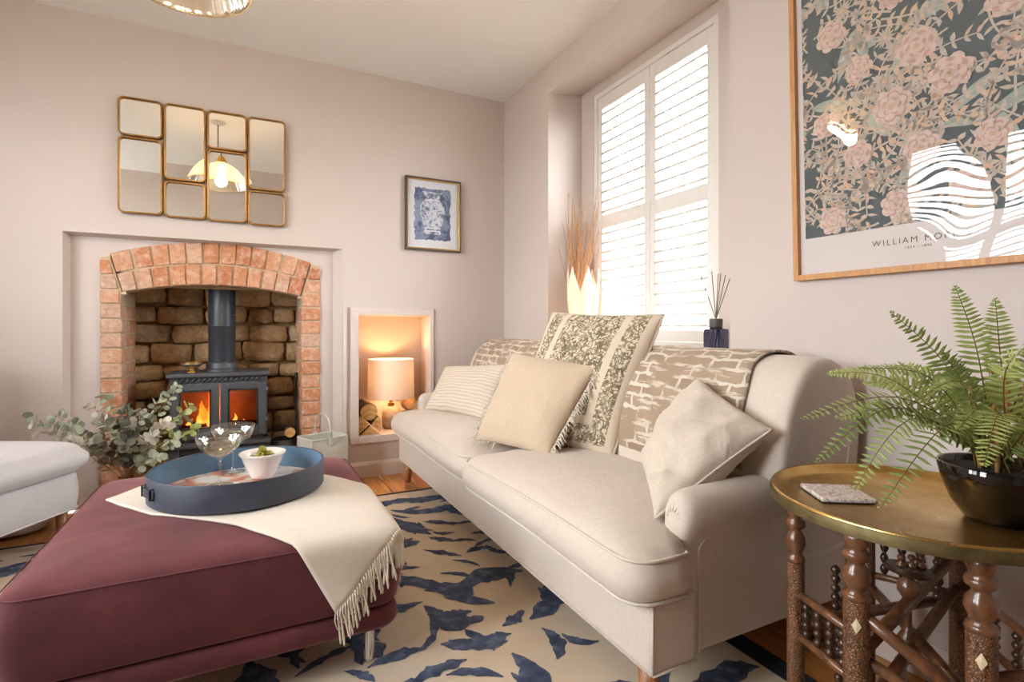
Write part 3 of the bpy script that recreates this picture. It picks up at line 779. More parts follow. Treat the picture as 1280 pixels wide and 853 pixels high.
# ------------------------------------------------------------------ large floral poster on the right wall
ps = thing('framed_poster', 'large oak framed floral poster with dark teal ground on the right wall', 'poster', (XR, 0.78, 1.11))
py0, py1, pz0, pz1 = 0.425, 1.143, 1.105, 2.13
LEAN = 0.030          # the top hangs a little off the wall
def pw(y, z, off=0.0): return (XR - 0.006 - (z - pz0) / (pz1 - pz0) * LEAN - off, y, z)
fw = 0.018
def pbox(a, b, c, d, o0, o1):
    v = [pw(a, c, o0), pw(b, c, o0), pw(b, d, o0), pw(a, d, o0), pw(a, c, o1), pw(b, c, o1), pw(b, d, o1), pw(a, d, o1)]
    return v, [(0, 1, 2, 3), (7, 6, 5, 4), (0, 4, 5, 1), (1, 5, 6, 2), (2, 6, 7, 3), (3, 7, 4, 0)]
mo = wood('oak_frame', '#b07a4a', '#cf9c66', 'Z', 10, 0.5, 10)
for (a, b, c, d) in ((py0, py0 + fw, pz0, pz1), (py1 - fw, py1, pz0, pz1), (py0 + fw, py1 - fw, pz1 - fw, pz1), (py0 + fw, py1 - fw, pz0, pz0 + fw)):
    obj('frame_rail', pbox(a, b, c, d, 0, 0.022), mo, ps, bevel=0.0015)
obj('poster_paper', ([pw(py0 + .01, pz0 + .01, .006), pw(py1 - .01, pz0 + .01, .006), pw(py1 - .01, pz1 - .01, .006), pw(py0 + .01, pz1 - .01, .006)], [(0, 1, 2, 3)]), simple('poster_paper', '#d3cbc8', 0.7), ps)
# printed field: generic scrolling flowers
qy0, qy1, qz0, qz1 = 0.461, 1.107, 1.240, 2.096
g = G()
rs = random.Random(11)
lay = [0.0075]
LAY = {2: .0076, 1: .0079, 4: .0082, 3: .0091, 5: .0094}
def shape(poly, m, off=None):
    poly = [(min(max(a, qy0), qy1), min(max(b, qz0), qz1)) for a, b in poly]
    g.add([pw(a, b, off or LAY[m]) for a, b in poly], [tuple(range(len(poly)))], m)
g.add([pw(qy0, qz0, .0074), pw(qy1, qz0, .0074), pw(qy1, qz1, .0074), pw(qy0, qz1, .0074)], [(0, 1, 2, 3)], 0)
def leaf(y, z, ang, L, w, m, bend=0.0, n=6, off=None):
    ca, sa = math.cos(ang), math.sin(ang); up = []; dn = []
    for i in range(n + 1):
        t = i / n; wd = w * math.sin(PI * t ** 0.8) * (1 - 0.25 * t); bo = bend * math.sin(PI * t * 0.5) * L
        for lst, s_ in ((up, 1), (dn, -1)):
            u, v = L * t, bo + s_ * wd; lst.append((y + u * ca - v * sa, z + u * sa + v * ca))
    shape(up + dn[::-1][1:-1], m, off)
def stem(pts, w, m):
    up = []; dn = []
    for i, p in enumerate(pts):
        a = pts[max(i - 1, 0)]; b = pts[min(i + 1, len(pts) - 1)]
        d = Vector((b[0] - a[0], b[1] - a[1])); d.normalize(); nn = Vector((-d.y, d.x)) * w * (1 - 0.5 * i / len(pts))
        up.append((p[0] + nn.x, p[1] + nn.y)); dn.append((p[0] - nn.x, p[1] - nn.y))
    for i in range(len(pts) - 1): shape([up[i], up[i + 1], dn[i + 1], dn[i]], m)
for i in range(30):       # broad sage leaves low in the design
    leaf(rs.uniform(qy0, qy1), rs.uniform(qz0, qz1), rs.uniform(0, 6.28), rs.uniform(0.08, 0.16), rs.uniform(0.018, 0.03), 2, rs.uniform(-0.3, 0.3), 8)
for i in range(105):       # scrolling stems with leaves
    y, z, a = rs.uniform(qy0, qy1), rs.uniform(qz0, qz1), rs.uniform(0, 6.28); c = rs.uniform(-0.28, 0.28); pts = [(y, z)]
    for k in range(16):
        a += c * 0.6; y += 0.013 * math.cos(a); z += 0.013 * math.sin(a); pts.append((y, z))
        if k % 2 == 1:
            for s_ in (-1, 1): leaf(y, z, a + s_ * rs.uniform(0.7, 1.2), rs.uniform(0.018, 0.034), rs.uniform(0.004, 0.008), rs.choice((1, 1, 1, 4)), s_ * 0.15)
    stem(pts, 0.0030, 1)
def rosette(y, z, r, n, m, inner_m):
    for k in range(n): leaf(y, z, 2 * PI * k / n + rs.uniform(-.1, .1), r * rs.uniform(0.85, 1.1), r * 0.13, m, off=.0085)
    shape([(y + r * 0.22 * math.cos(a), z + r * 0.22 * math.sin(a)) for a in [2 * PI * k / 9 for k in range(9)]], inner_m, .0088)
for i in range(26): rosette(rs.uniform(qy0, qy1), rs.uniform(qz0, qz1), rs.uniform(0.025, 0.04), 14, 1, 4)
cells = [(0.52 + 0.17 * ((j % 2) * 0.5 + i), 1.30 + 0.14 * j) for j in range(6) for i in range(4)]
for (y, z) in cells:      # layered pink blooms
    y += rs.uniform(-.03, .03); z += rs.uniform(-.03, .03)
    if y > qy1 - 0.03 or y < qy0 + 0.03: continue
    r = rs.uniform(0.038, 0.052)
    for q_, (ring_, mm, np_) in enumerate(((1.0, 3, 7), (0.80, 5, 6), (0.72, 3, 6), (0.48, 5, 5), (0.42, 3, 5), (0.2, 4, 5))):
        ph = rs.uniform(0, 6)
        for k in range(np_):     # rounded overlapping petals
            a = 2 * PI * k / np_ + ph; py_, pz_ = y + r * ring_ * 0.55 * math.cos(a), z + r * ring_ * 0.55 * math.sin(a); e1, e2 = r * ring_ * 0.50, r * ring_ * 0.42
            shape([(py_ + e1 * math.cos(b) * math.cos(a) - e2 * math.sin(b) * math.sin(a), pz_ + e1 * math.cos(b) * math.sin(a) + e2 * math.sin(b) * math.cos(a)) for b in [2 * PI * w_ / 10 for w_ in range(10)]], mm, 0.0091 + 0.0003 * q_)
def pm(name, c): return simple(name, c, 0.75, var=(60, 0.14))
obj('floral_print', g, [pm('print_teal', '#4d575a'), pm('print_cream', '#bdb0a3'), pm('print_sage', '#9ba59c'), pm('print_pink', '#ccb5aa'), pm('print_peach', '#c9ab94'), pm('print_red', '#bb968a')], ps)
def text(body, y, z, size, off, parent, mat):
    c = bpy.data.curves.new('lettering', 'FONT'); c.body = body; c.size = size; c.align_x = 'CENTER'; c.space_character = 1.35; c.materials.append(mat)
    tmp = bpy.data.objects.new('lettering_curve', c); C.objects.link(tmp)
    me = bpy.data.meshes.new_from_object(tmp.evaluated_get(bpy.context.evaluated_depsgraph_get())); bpy.data.objects.remove(tmp)
    o = bpy.data.objects.new('lettering', me); C.objects.link(o); o.parent = parent; o['kind'] = 'stuff'
    if not me.materials: me.materials.append(mat)
    v = Vector(pw(y, z, off)); o.location = WM[parent].inverted() @ v
    sl = math.atan2(LEAN, pz1 - pz0)
    o.rotation_euler = Matrix(((0, -math.sin(sl), -math.cos(sl)), (-1, 0, 0), (0, math.cos(sl), -math.sin(sl)))).to_euler()
    return o
mt = simple('print_grey', '#7d736e', 0.8)
text('WILLIAM MORRIS', 0.785, 1.186, 0.0235, 0.0072, ps, mt)
text('1834 - 1896', 0.785, 1.170, 0.010, 0.0072, ps, mt)
M['poster_glass'] = thin_glass('poster_glass', (1, 1, 1, 1), 1.5, 0.0, (3.0, 0.55, 0.02))
obj('glazing', ([pw(py0 + .012, pz0 + .012, .015), pw(py1 - .012, pz0 + .012, .015), pw(py1 - .012, pz1 - .012, .015), pw(py0 + .012, pz1 - .012, .015)], [(0, 1, 2, 3)]), M['poster_glass'], ps)

# ------------------------------------------------------------------ upholstery helpers
def ring_cushion(cx, cy, w, d, z0, z1, crown, r=0.05, bulge=0.012, ang=0.0, warp=None, soft=0.012):
    """boxed cushion: rounded outline, welted edges at z0 and z1, crowned top. returns G, lower welt, upper welt"""
    out = rrect(w, d, r, 6, 10); ca, sa = math.cos(ang), math.sin(ang)
    def P(a, b, z, s, grow=0.0):
        l = math.hypot(a, b); a, b = a * s, b * s
        if grow: a += grow * (1 if a > 0 else -1) * min(1, abs(a) / (w / 2)) ** 4; b += grow * (1 if b > 0 else -1) * min(1, abs(b) / (d / 2)) ** 4
        p = Vector((cx + a * ca - b * sa, cy + a * sa + b * ca, z))
        return warp(p) if warp else p
    zm = (z0 + z1) / 2
    rings = [[P(a, b, z0 - soft * 0.3, 0.80) for a, b in out], [P(a, b, z0, 0.985) for a, b in out], [P(a, b, z0 + 0.01, 1.0) for a, b in out],
             [P(a, b, zm - (z1 - z0) * .2, 1, bulge * .8) for a, b in out], [P(a, b, zm, 1, bulge) for a, b in out], [P(a, b, zm + (z1 - z0) * .2, 1, bulge * .8) for a, b in out],
             [P(a, b, z1 - 0.006, 1.0) for a, b in out], [P(a, b, z1 + 0.004, 0.985) for a, b in out]]
    for s_ in (0.95, 0.90, 0.82, 0.7, 0.55, 0.38, 0.2, 0.05):
        rings.append([P(a, b, z1 + 0.004 + crown * (1 - s_ ** 3.2) ** 0.8 * (1 + 0.10 * noise.noise(Vector((a * s_ * 5, b * s_ * 5, cx)))), s_) for a, b in out])
    g = G().add(*loft(rings))
    return g, [P(a, b, z0 + 0.003, 1.002) for a, b in out], [P(a, b, z1, 1.002) for a, b in out]

# ------------------------------------------------------------------ sofa
SL = 'cream linen sofa with rolled arms under the window'
so = thing('sofa', SL, 'sofa', (1.22, 2.06, 0))
SY0, SY1 = 0.93, 3.19
g = G().add(*box(0.825, 0.968, SY0, SY1, 0.145, 0.318)).add(*box(0.955, 1.60, SY0 + 0.022, SY1 - 0.02, 0.145, 0.315))
obj('base', g, M['linen'], so, bevel=0.016, seg=4)
pth = [(0.828, SY0 + 0.006, 0.15), (0.828, SY1 - 0.006, 0.15)]
obj('base_piping', G().add(*tube(pth, 0.0035, 6)).add(*tube([(0.829, SY0 + 0.002, 0.15), (0.829, SY0 + 0.002, 0.312)], 0.0035, 6)).add(*tube([(0.829, SY0 + 0.001, 0.15), (0.965, SY0 + 0.001, 0.15)], 0.0035, 6)), M['piping'], so, smooth=True)
AP = [(0.952, 0.145), (0.952, 0.30), (0.952, 0.40), (0.944, 0.435), (0.931, 0.460), (0.926, 0.490), (0.932, 0.518), (0.943, 0.535), (0.96, 0.546), (0.98, 0.55), (1.0, 0.545), (1.017, 0.528), (1.027, 0.50), (1.03, 0.46), (1.03, 0.30), (1.03, 0.145)]
def arm_geo(flip):
    rings = []
    for x, s_ in ((0.935, 0.30), (0.937, 0.55), (0.943, 0.76), (0.955, 0.90), (0.973, 0.975), (1.0, 1.0), (1.10, 1.0), (1.33, 1.0), (1.38, 1.0), (1.60, 1.0)):
        r = []
        for y, z in AP:
            yy = 0.98 + (y - 0.98) * (s_ if z > 0.29 else min(1, s_ + 0.25)); zz = 0.46 + (z - 0.46) * s_ if z > 0.29 else z
            zz += 0.0 if x < 1.0 else (x - 1.0) * 0.02
            if x > 1.35: yy = max(yy, 0.956); zz = min(zz, 0.47)
            r.append((x, yy if not flip else SY0 + SY1 - yy, zz))
        rings.append(r)
    return loft(rings)
for fl_ in (False, True):
    a_ = obj('arm', arm_geo(fl_), M['linen'], so, smooth=True, subsurf=1)
    yy = (lambda y: y) if not fl_ else (lambda y: SY0 + SY1 - y)
    pp = [(0.992, yy(0.950), 0.15), (0.992, yy(0.950), 0.38), (0.998, yy(0.949), 0.415), (1.02, yy(0.947), 0.433), (1.06, yy(0.946), 0.437), (1.30, yy(0.946), 0.440), (1.40, yy(0.953), 0.442), (1.56, yy(0.953), 0.444)]
    obj('piping', tube(spline(pp, 40), 0.0035, 6), M['piping'], a_, smooth=True)
    # pleats gathered on the front of the roll
    pg = G()
    for k in range(7):
        t0 = math.radians(20 + k * 23)
        pts = []
        for u in (0.35, 0.6, 0.8, 0.95):
            yq = 0.98 + 0.050 * u * math.cos(t0); zq = 0.474 + 0.072 * u * math.sin(t0); xq = 0.934 + 0.04 * u ** 3
            pts.append((xq - 0.001, yy(yq), zq))
        pg.add(*tube(spline(pts, 8), [0.0012, 0.002, 0.0022, 0.002, 0.002, 0.0018, 0.0012, 0.0006], 5))
    obj('pleat', pg, M['linen'], a_, smooth=True)
# back
BP = [(1.27, 0.16), (1.255, 0.36), (1.245, 0.50), (1.258, 0.62), (1.285, 0.73), (1.325, 0.81), (1.375, 0.855), (1.44, 0.872), (1.51, 0.865), (1.568, 0.835), (1.602, 0.78), (1.618, 0.70), (1.622, 0.55), (1.622, 0.35), (1.62, 0.16)]
rings = []
c0 = Vector((1.44, 0.58))
for y, s_ in ((SY0 - 0.010, 0.82), (SY0 - 0.008, 0.92), (SY0 + 0.002, 0.972), (SY0 + 0.022, 0.994), (SY0 + 0.08, 1.0), (1.5, 1.0), (2.06, 1.0), (2.6, 1.0), (SY1 - 0.08, 1.0), (SY1 - 0.035, 0.992), (SY1 - 0.016, 0.965), (SY1 - 0.006, 0.90), (SY1 - 0.004, 0.80)):
    rings.append([(c0.x + (x - c0.x) * s_, min(max(y, SY0 + 0.032), SY1 - 0.032) if z < 0.5 else y, (c0.y + (z - c0.y) * s_) if z > 0.2 else z) for x, z in BP])
bk = obj('backrest', loft(rings), M['linen'], so, smooth=True, subsurf=1)
pp = [(1.556, SY0 + 0.006, 0.50), (1.560, SY0 - 0.004, 0.62), (1.556, SY0 - 0.003, 0.76), (1.535, SY0 + 0.000, 0.815), (1.47, SY0 + 0.006, 0.848), (1.40, SY0 + 0.016, 0.843)]
obj('piping', tube(spline(pp, 30), 0.004, 6), M['piping'], bk, smooth=True)
# seat cushions (the end ones wrap round the arm fronts)
def warp_near(p):
    t = min(max((p.x - 0.935) / 0.03, 0), 1); t = t * t * (3 - 2 * t)
    lim = 1.04
    if p.y < lim: p.y += (lim - p.y) * t
    if p.x < 0.95: p.z += -0.004 * math.cos((p.y - 0.9) * 6)
    return p
def warp_far(p):
    q = warp_near(Vector((p.x, SY0 + SY1 - p.y, p.z))); return Vector((q.x, SY0 + SY1 - q.y, q.z))
ym = 1.985
g1, lo, hi = ring_cushion(1.055, (0.918 + ym) / 2, 0.575, ym - 0.918 - 0.004, 0.322, 0.422, 0.060, 0.07, 0.016, 0, warp_near)
c1 = obj('seat_cushion', g1, M['linen'], so, smooth=True); obj('piping', G().add(*tube(lo, 0.004, 6, True)).add(*tube(hi, 0.004, 6, True)), M['piping'], c1, smooth=True)
g2, lo, hi = ring_cushion(1.062, (3.20 + ym) / 2, 0.56, 3.20 - ym - 0.004, 0.322, 0.422, 0.060, 0.07, 0.016, 0, warp_far)
c2 = obj('seat_cushion', g2, M['linen'], so, smooth=True); obj('piping', G().add(*tube(lo, 0.004, 6, True)).add(*tube(hi, 0.004, 6, True)), M['piping'], c2, smooth=True)
M['oakleg'] = wood('leg_wood', '#8a5a34', '#b07c4d', 'Z', 8, 0.4, 8)
for (x, y) in ((0.865, 0.985), (0.865, 3.13), (1.56, 0.985), (1.56, 3.13)):
    obj('leg', lathe([(0.017, 0.013), (0.022, 0.05), (0.028, 0.145)], 16, (x, y, 0)), M['oakleg'], so, smooth=True)

# patterned runner over the sofa back
def runner_mat():
    m = Mat('runner_weave'); tc = m.n('ShaderNodeTexCoord')
    mp = m.n('ShaderNodeMapping'); m.l(tc.outputs['UV'], mp.inputs[0]); mp.inputs['Scale'].default_value = (1, 1, 1)
    nz = m.n('ShaderNodeTexNoise'); nz.inputs['Scale'].default_value = 18; nz.inputs['Detail'].default_value = 2; m.l(mp.outputs[0], nz.inputs['Vector'])
    ad = m.n('ShaderNodeMix', data_type='VECTOR'); ad.inputs[0].default_value = 0.035; m.l(mp.outputs[0], ad.inputs[4]); m.l(nz.outputs['Color'], ad.inputs[5])
    br = m.n('ShaderNodeTexBrick'); m.l(ad.outputs[1], br.inputs['Vector'])
    br.inputs['Color1'].default_value = srgb('#a08a74'); br.inputs['Color2'].default_value = srgb('#b19d88'); br.inputs['Mortar'].default_value = srgb('#ddd2c4')
    br.inputs['Scale'].default_value = 1.0; br.inputs['Mortar Size'].default_value = 0.0065; br.inputs['Mortar Smooth'].default_value = 0.25
    br.inputs['Brick Width'].default_value = 0.10; br.inputs['Row Height'].default_value = 0.042; br.offset = 0.4
    w = m.noise(500, 2, 0.6)
    n2 = m.noise(1, 3, 0.6, m.co('UV', (8, 46, 1)))
    nm = m.noise(7, 2, 0.5)
    base_ = m.mix(m.ramp(nm, [(0.40, (0, 0, 0)), (0.50, (1, 1, 1))]), '#a8937d', br.outputs['Color'])
    c = m.mix(m.ramp(n2, [(0.57, (0, 0, 0)), (0.63, (1, 1, 1))]), base_, '#d6cabb')
    c = m.mix(1.0, c, m.ramp(w, [(0.3, (0.85, 0.85, 0.85)), (0.7, (1, 1, 1))]), 'MULTIPLY')
    m.l(c, m.b.inputs['Base Color']); m.set(Roughness=0.95); m.bump(br.outputs['Fac'], 0.6, 0.004); return m.m
prof = spline([(1.262, 0, 0.470), (1.244, 0, 0.52), (1.250, 0, 0.62), (1.276, 0, 0.735), (1.318, 0, 0.818), (1.370, 0, 0.866), (1.44, 0, 0.884), (1.515, 0, 0.877), (1.578, 0, 0.842), (1.611, 0, 0.785), (1.629, 0, 0.70), (1.633, 0, 0.60)], 40)
cum = [0.0]
for a, b in zip(prof, prof[1:]): cum.append(cum[-1] + (b - a).length)
nu = 70; g = G(); uv = []
for j, p in enumerate(prof):
    for i in range(nu):
        u = i / (nu - 1); y = 1.075 + (3.10 - 1.075) * u - 0.05 * (1 - u) ** 6 * max(0, 1 - j / 16)
        nrm = 0.004 * (noise.noise(Vector((y * 5, j * 0.12, 3))) + 0.6)
        skew = 0.03 * (j / 40) * (1 - u) if False else 0
        wob = 0.010 * noise.noise(Vector((j * 0.2, u * 3, 9))) * (1 if u < 0.03 or u > 0.97 else 0)
        q = p - Vector((1.44, 0, 0.6)); q.normalize(); nrm -= 0.009
        g.v.append(Vector((p.x, y + wob, p.z)) + q * nrm); uv.append((y, cum[j]))
for j in range(len(prof) - 1):
    for i in range(nu - 1): g.f.append((j * nu + i, j * nu + i + 1, (j + 1) * nu + i + 1, (j + 1) * nu + i)); g.m.append(0)
g.uv = uv
rn = obj('sofa_runner', g, runner_mat(), None, smooth=True, solid=0.006, loc=(1.44, 2.05, 0.884))
tag(rn, 'taupe woven runner with cream dashes draped over the sofa back', 'throw')

# ------------------------------------------------------------------ cushions on the sofa
def pillow(name, label, cn, thick, mat, group=None, n=30, pinch=0.05, wr=0.006, seed=1, sag=0.0, power=0.42):
    """cn = top-left, top-right, bottom-right, bottom-left as seen from the front"""
    TL, TR, BR, BL = [Vector(c) for c in cn]
    N = ((TR - TL) + (BR - BL)).cross((TL - BL) + (TR - BR)).normalized()
    ctr = (TL + TR + BR + BL) / 4
    g = G(); uv = []
    for side in (1, -1):
        off = len(g.v)
        for j in range(n + 1):
            for i in range(n + 1):
                u = -math.cos(PI * i / n); v = -math.cos(PI * j / n)
                uu = u * (1 - pinch * (1 - v * v) * u * u); vv = v * (1 - pinch * (1 - u * u) * v * v)
                s_, t_ = (uu + 1) / 2, (vv + 1) / 2
                p = (BL * (1 - s_) + BR * s_) * (1 - t_) + (TL * (1 - s_) + TR * s_) * t_
                e = max((1 - u * u) * (1 - v * v), 0)
                h = thick / 2 * e ** power
                q = Vector((u * 1.6, v * 1.6, seed * 7.3 + side))
                wrk = noise.noise(q) * 1.4 + abs(noise.noise(q * 2.1)) * -1.2 + noise.noise(q * 4.3) * 0.35
                h += wr * wrk * min(1, e * 3)
                p = p + N * side * h
                p.z -= sag * (1 - v) * 0
                g.v.append(p); uv.append(((u + 1) / 2, (v + 1) / 2))
        for j in range(n):
            for i in range(n):
                q = [off + j * (n + 1) + i, off + j * (n + 1) + i + 1, off + (j + 1) * (n + 1) + i + 1, off + (j + 1) * (n + 1) + i]
                g.f.append(tuple(q if side > 0 else q[::-1])); g.m.append(0)
    g.uv = uv
    lo = min((BR, BL), key=lambda p: p.z)
    o = obj(name, g, mat, None, smooth=True, merge=0.0004, loc=ctr)
    tag(o, label, 'cushion', group)
    def edge(t, a, b, c, d, k=pinch):   # helper giving points along edges
        pass
    o['_'] = 0; del o['_']
    return o, (TL, TR, BR, BL, N)

def seam(parent, cn, edges, pinch, mat, r=0.004, name='piping'):
    TL, TR, BR, BL, N = cn; g = G()
    def P(u, v):
        uu = u * (1 - pinch * (1 - v * v) * u * u); vv = v * (1 - pinch * (1 - u * u) * v * v); s_, t_ = (uu + 1) / 2, (vv + 1) / 2
        return (BL * (1 - s_) + BR * s_) * (1 - t_) + (TL * (1 - s_) + TR * s_) * t_
    T = [i / 12 - 1 for i in range(25)]
    for e in edges:
        pts = {'T': [P(t, 1) for t in T], 'B': [P(t, -1) for t in T], 'L': [P(-1, t) for t in T], 'R': [P(1, t) for t in T]}[e]
        g.add(*tube(pts, r, 6))
    return obj(name, g, mat, parent, smooth=True)

def block_print():
    m = Mat('block_print'); tc = m.n('ShaderNodeTexCoord'); sp = m.n('ShaderNodeSeparateXYZ'); m.l(tc.outputs['UV'], sp.inputs[0])
    def edge(s_): return m.math('MINIMUM', s_, m.math('SUBTRACT', 1.0, s_))
    d = m.math('MINIMUM', edge(sp.outputs[0]), sp.outputs[1])
    vo = m.n('ShaderNodeTexVoronoi', feature='DISTANCE_TO_EDGE'); vo.inputs['Scale'].default_value = 27
    nz = m.n('ShaderNodeTexNoise'); nz.inputs['Scale'].default_value = 9; nz.inputs['Detail'].default_value = 3; m.l(tc.outputs['UV'], nz.inputs['Vector'])
    ad = m.n('ShaderNodeMix', data_type='VECTOR'); ad.inputs[0].default_value = 0.16; m.l(tc.outputs['UV'], ad.inputs[4]); m.l(nz.outputs['Color'], ad.inputs[5])
    m.l(ad.outputs[1], vo.inputs['Vector'])
    v2 = m.n('ShaderNodeTexVoronoi', feature='F1'); v2.inputs['Scale'].default_value = 50; m.l(ad.outputs[1], v2.inputs['Vector'])
    a = m.ramp(vo.outputs['Distance'], [(0.05, (1, 1, 1)), (0.085, (0, 0, 0))])
    b = m.ramp(v2.outputs['Distance'], [(0.52, (0, 0, 0)), (0.58, (1, 1, 1))])
    pat = m.math('MAXIMUM', a, m.math('MULTIPLY', b, 0.9))
    brd = m.ramp(d, [(0.0, (0, 0, 0)), (0.06, (1, 1, 1)), (0.19, (0, 0, 0)), (0.25, (1, 1, 1))], 'CONSTANT')
    ink_ = m.mix(m.ramp(m.noise(30, 3), [(0.4, (0, 0, 0)), (0.6, (1, 1, 1))]), '#675d44', '#8a7f63')
    c = m.mix(m.math('MULTIPLY', pat, brd), '#d8c9b4', ink_)
    m.l(c, m.b.inputs['Base Color']); m.set(Roughness=0.95); m.bump(m.noise(500, 2), 0.2, 0.002); return m.m
M['block'] = block_print()
GC = 'cushions on the sofa'
big, cb = pillow('sofa_cushion', 'large block-printed cushion with olive floral pattern and cream border', [(1.225, 2.03, 1.015), (1.415, 1.53, 0.998), (1.225, 1.60, 0.455), (1.03, 2.08, 0.46)], 0.20, M['block'], GC, seed=2, pinch=0.03, wr=0.007)
seam(big, cb, 'TRBL', 0.03, M['pil_light'], 0.006)
lin, cl = pillow('sofa_cushion', 'plain beige linen cushion with fringed sides leaning on the block-printed cushion', [(1.06, 2.10, 0.835), (1.222, 1.675, 0.805), (1.005, 1.700, 0.470), (0.875, 2.085, 0.468)], 0.15, M['pil_plain'], GC, seed=5, pinch=0.04)
# fringe on both sides
def fringe(parent, A, B, n, L, out, r=0.0028, jit=0.3, name='fringe'):
    g = G(); A, B = Vector(A), Vector(B); out = Vector(out)
    for i in range(n):
        p = A.lerp(B, (i + R(0.2, 0.8)) / n); d = out * (L * R(0.7, 1.15)) + Vector((R(-1, 1), R(-1, 1), R(-1, 1))) * L * jit
        g.add(*tube([p, p + d * 0.5 + Vector((0, 0, 0.006)), p + d + Vector((0, 0, -0.008))], [r, r * 1.1, r * 0.5], 4))
    o = obj(name, g, M['pil_light'], parent, smooth=True); o['kind'] = 'stuff'; return o
TL, TR, BR, BL, N = cl
fringe(lin, TR, BR, 90, 0.034, (0.25, -0.75, -0.25)); fringe(lin, TL, BL, 50, 0.034, (-0.3, 0.8, 0))
fringe(lin, BL, BL.lerp(BR, .35), 16, 0.035, (-0.6, 0.1, -0.05))
def stripe_mat():
    m = Mat('striped_weave'); tc = m.n('ShaderNodeTexCoord')
    w = m.n('ShaderNodeTexWave', bands_direction='Y'); w.inputs['Scale'].default_value = 5.5; w.inputs['Distortion'].default_value = 2.2; w.inputs['Detail'].default_value = 2
    m.l(tc.outputs['UV'], w.inputs[0])
    c = m.ramp(w.outputs['Fac'], [(0.1, '#cbbba8'), (0.55, '#d5c8b8'), (0.9, '#ddd2c5')])
    m.l(c, m.b.inputs['Base Color']); m.set(Roughness=0.95); m.bump(w.outputs['Fac'], 0.25, 0.003); return m.m
pillow('sofa_cushion', 'striped cream and oatmeal cushion at the far end of the sofa by the niche', [(1.07, 3.02, 0.715), (1.28, 2.50, 0.755), (1.09, 2.42, 0.472), (0.91, 2.93, 0.475)], 0.16, stripe_mat(), GC, seed=9, pinch=0.09, wr=0.012)
pr, cr = pillow('sofa_cushion', 'pale plain linen cushion propped over the rolled arm beside the brass table', [(1.265, 1.215, 0.79), (1.225, 0.925, 0.682), (0.918, 1.022, 0.470), (1.105, 1.29, 0.535)], 0.17, M['pil_light'], GC, seed=13, pinch=0.05, wr=0.020)
seam(pr, cr, 'TRBL', 0.05, M['piping'], 0.0035, 'edge_seam')

# ------------------------------------------------------------------ rug
RUX0, RUX1, RUY0, RUY1 = -1.35, 1.35, 0.15, 2.97
rg = thing('area_rug', 'cream rug with navy leaf shapes and a dark border on the floorboards', 'rug', (0, 1.56, 0))
mrug = Mat('rug_cream'); nz = mrug.noise(3, 4); mrug.l(mrug.ramp(nz, [(0.3, '#d2bfa6'), (0.7, '#dfd1bc')]), mrug.b.inputs['Base Color']); mrug.set(Roughness=1.0); mrug.bump(mrug.noise(400, 2), 0.4, 0.003)
def rug_z(x, y): return 0.011 + 0.003 * noise.noise(Vector((x * 3, y * 3, 1)))
NXR, NYR = 60, 60
g = G().add(*grid(NXR, NYR, lambda u, v: (RUX0 + (RUX1 - RUX0) * u, RUY0 + (RUY1 - RUY0) * v, rug_z(RUX0 + (RUX1 - RUX0) * u, RUY0 + (RUY1 - RUY0) * v))))
edge_ = [(RUX0, RUY0), (RUX1, RUY0), (RUX1, RUY1), (RUX0, RUY1)]
for (a, b) in zip(edge_, edge_[1:] + edge_[:1]):
    pts = [(a[0] + (b[0] - a[0]) * i / 20, a[1] + (b[1] - a[1]) * i / 20) for i in range(21)]
    for p, q in zip(pts, pts[1:]): g.add([(p[0], p[1], 0.0008), (q[0], q[1], 0.0008), (q[0], q[1], rug_z(*q)), (p[0], p[1], rug_z(*p))], [(0, 1, 2, 3)])
obj('rug_field', g, mrug.m, rg, smooth=False)
rr = random.Random(21); g = G()
def blob(cx, cy, L, W, a, c, jag):
    n = 16; up = []; dn = []; x, y = cx - L / 2 * math.cos(a), cy - L / 2 * math.sin(a); aa = a - c / 2
    for i in range(n):
        t = i / (n - 1); w = W * (math.sin(PI * min(max(t, 0.02), 0.98)) ** 0.8) * (0.55 + 0.6 * noise.noise(Vector((t * 5 + cx * 9, cy * 7, 2))) + 0.3)
        w = max(w, 0.0025)
        up.append((x - math.sin(aa) * w * rr.uniform(1 - jag, 1 + jag), y + math.cos(aa) * w * rr.uniform(1 - jag, 1 + jag)))
        dn.append((x + math.sin(aa) * w * rr.uniform(1 - jag, 1 + jag), y - math.cos(aa) * w * rr.uniform(1 - jag, 1 + jag)))
        aa += c / (n - 1); x += L / (n - 1) * math.cos(aa); y += L / (n - 1) * math.sin(aa)
    m = 0
    for i in range(n - 1):
        q = [up[i], up[i + 1], dn[i + 1], dn[i]]
        q = [(min(max(p[0], RUX0 + .002), RUX1 - .002), min(max(p[1], RUY0 + .002), RUY1 - .002)) for p in q]
        mid = [((q[0][0] + q[3][0]) / 2, (q[0][1] + q[3][1]) / 2), ((q[1][0] + q[2][0]) / 2, (q[1][1] + q[2][1]) / 2)]
        vs = [q[0], q[1], mid[1], q[2], q[3], mid[0]]
        g.add([(p[0], p[1], rug_z(*p) + 0.0014) for p in vs], [(0, 5, 2, 1), (5, 4, 3, 2)])
spots = []
tries = 0
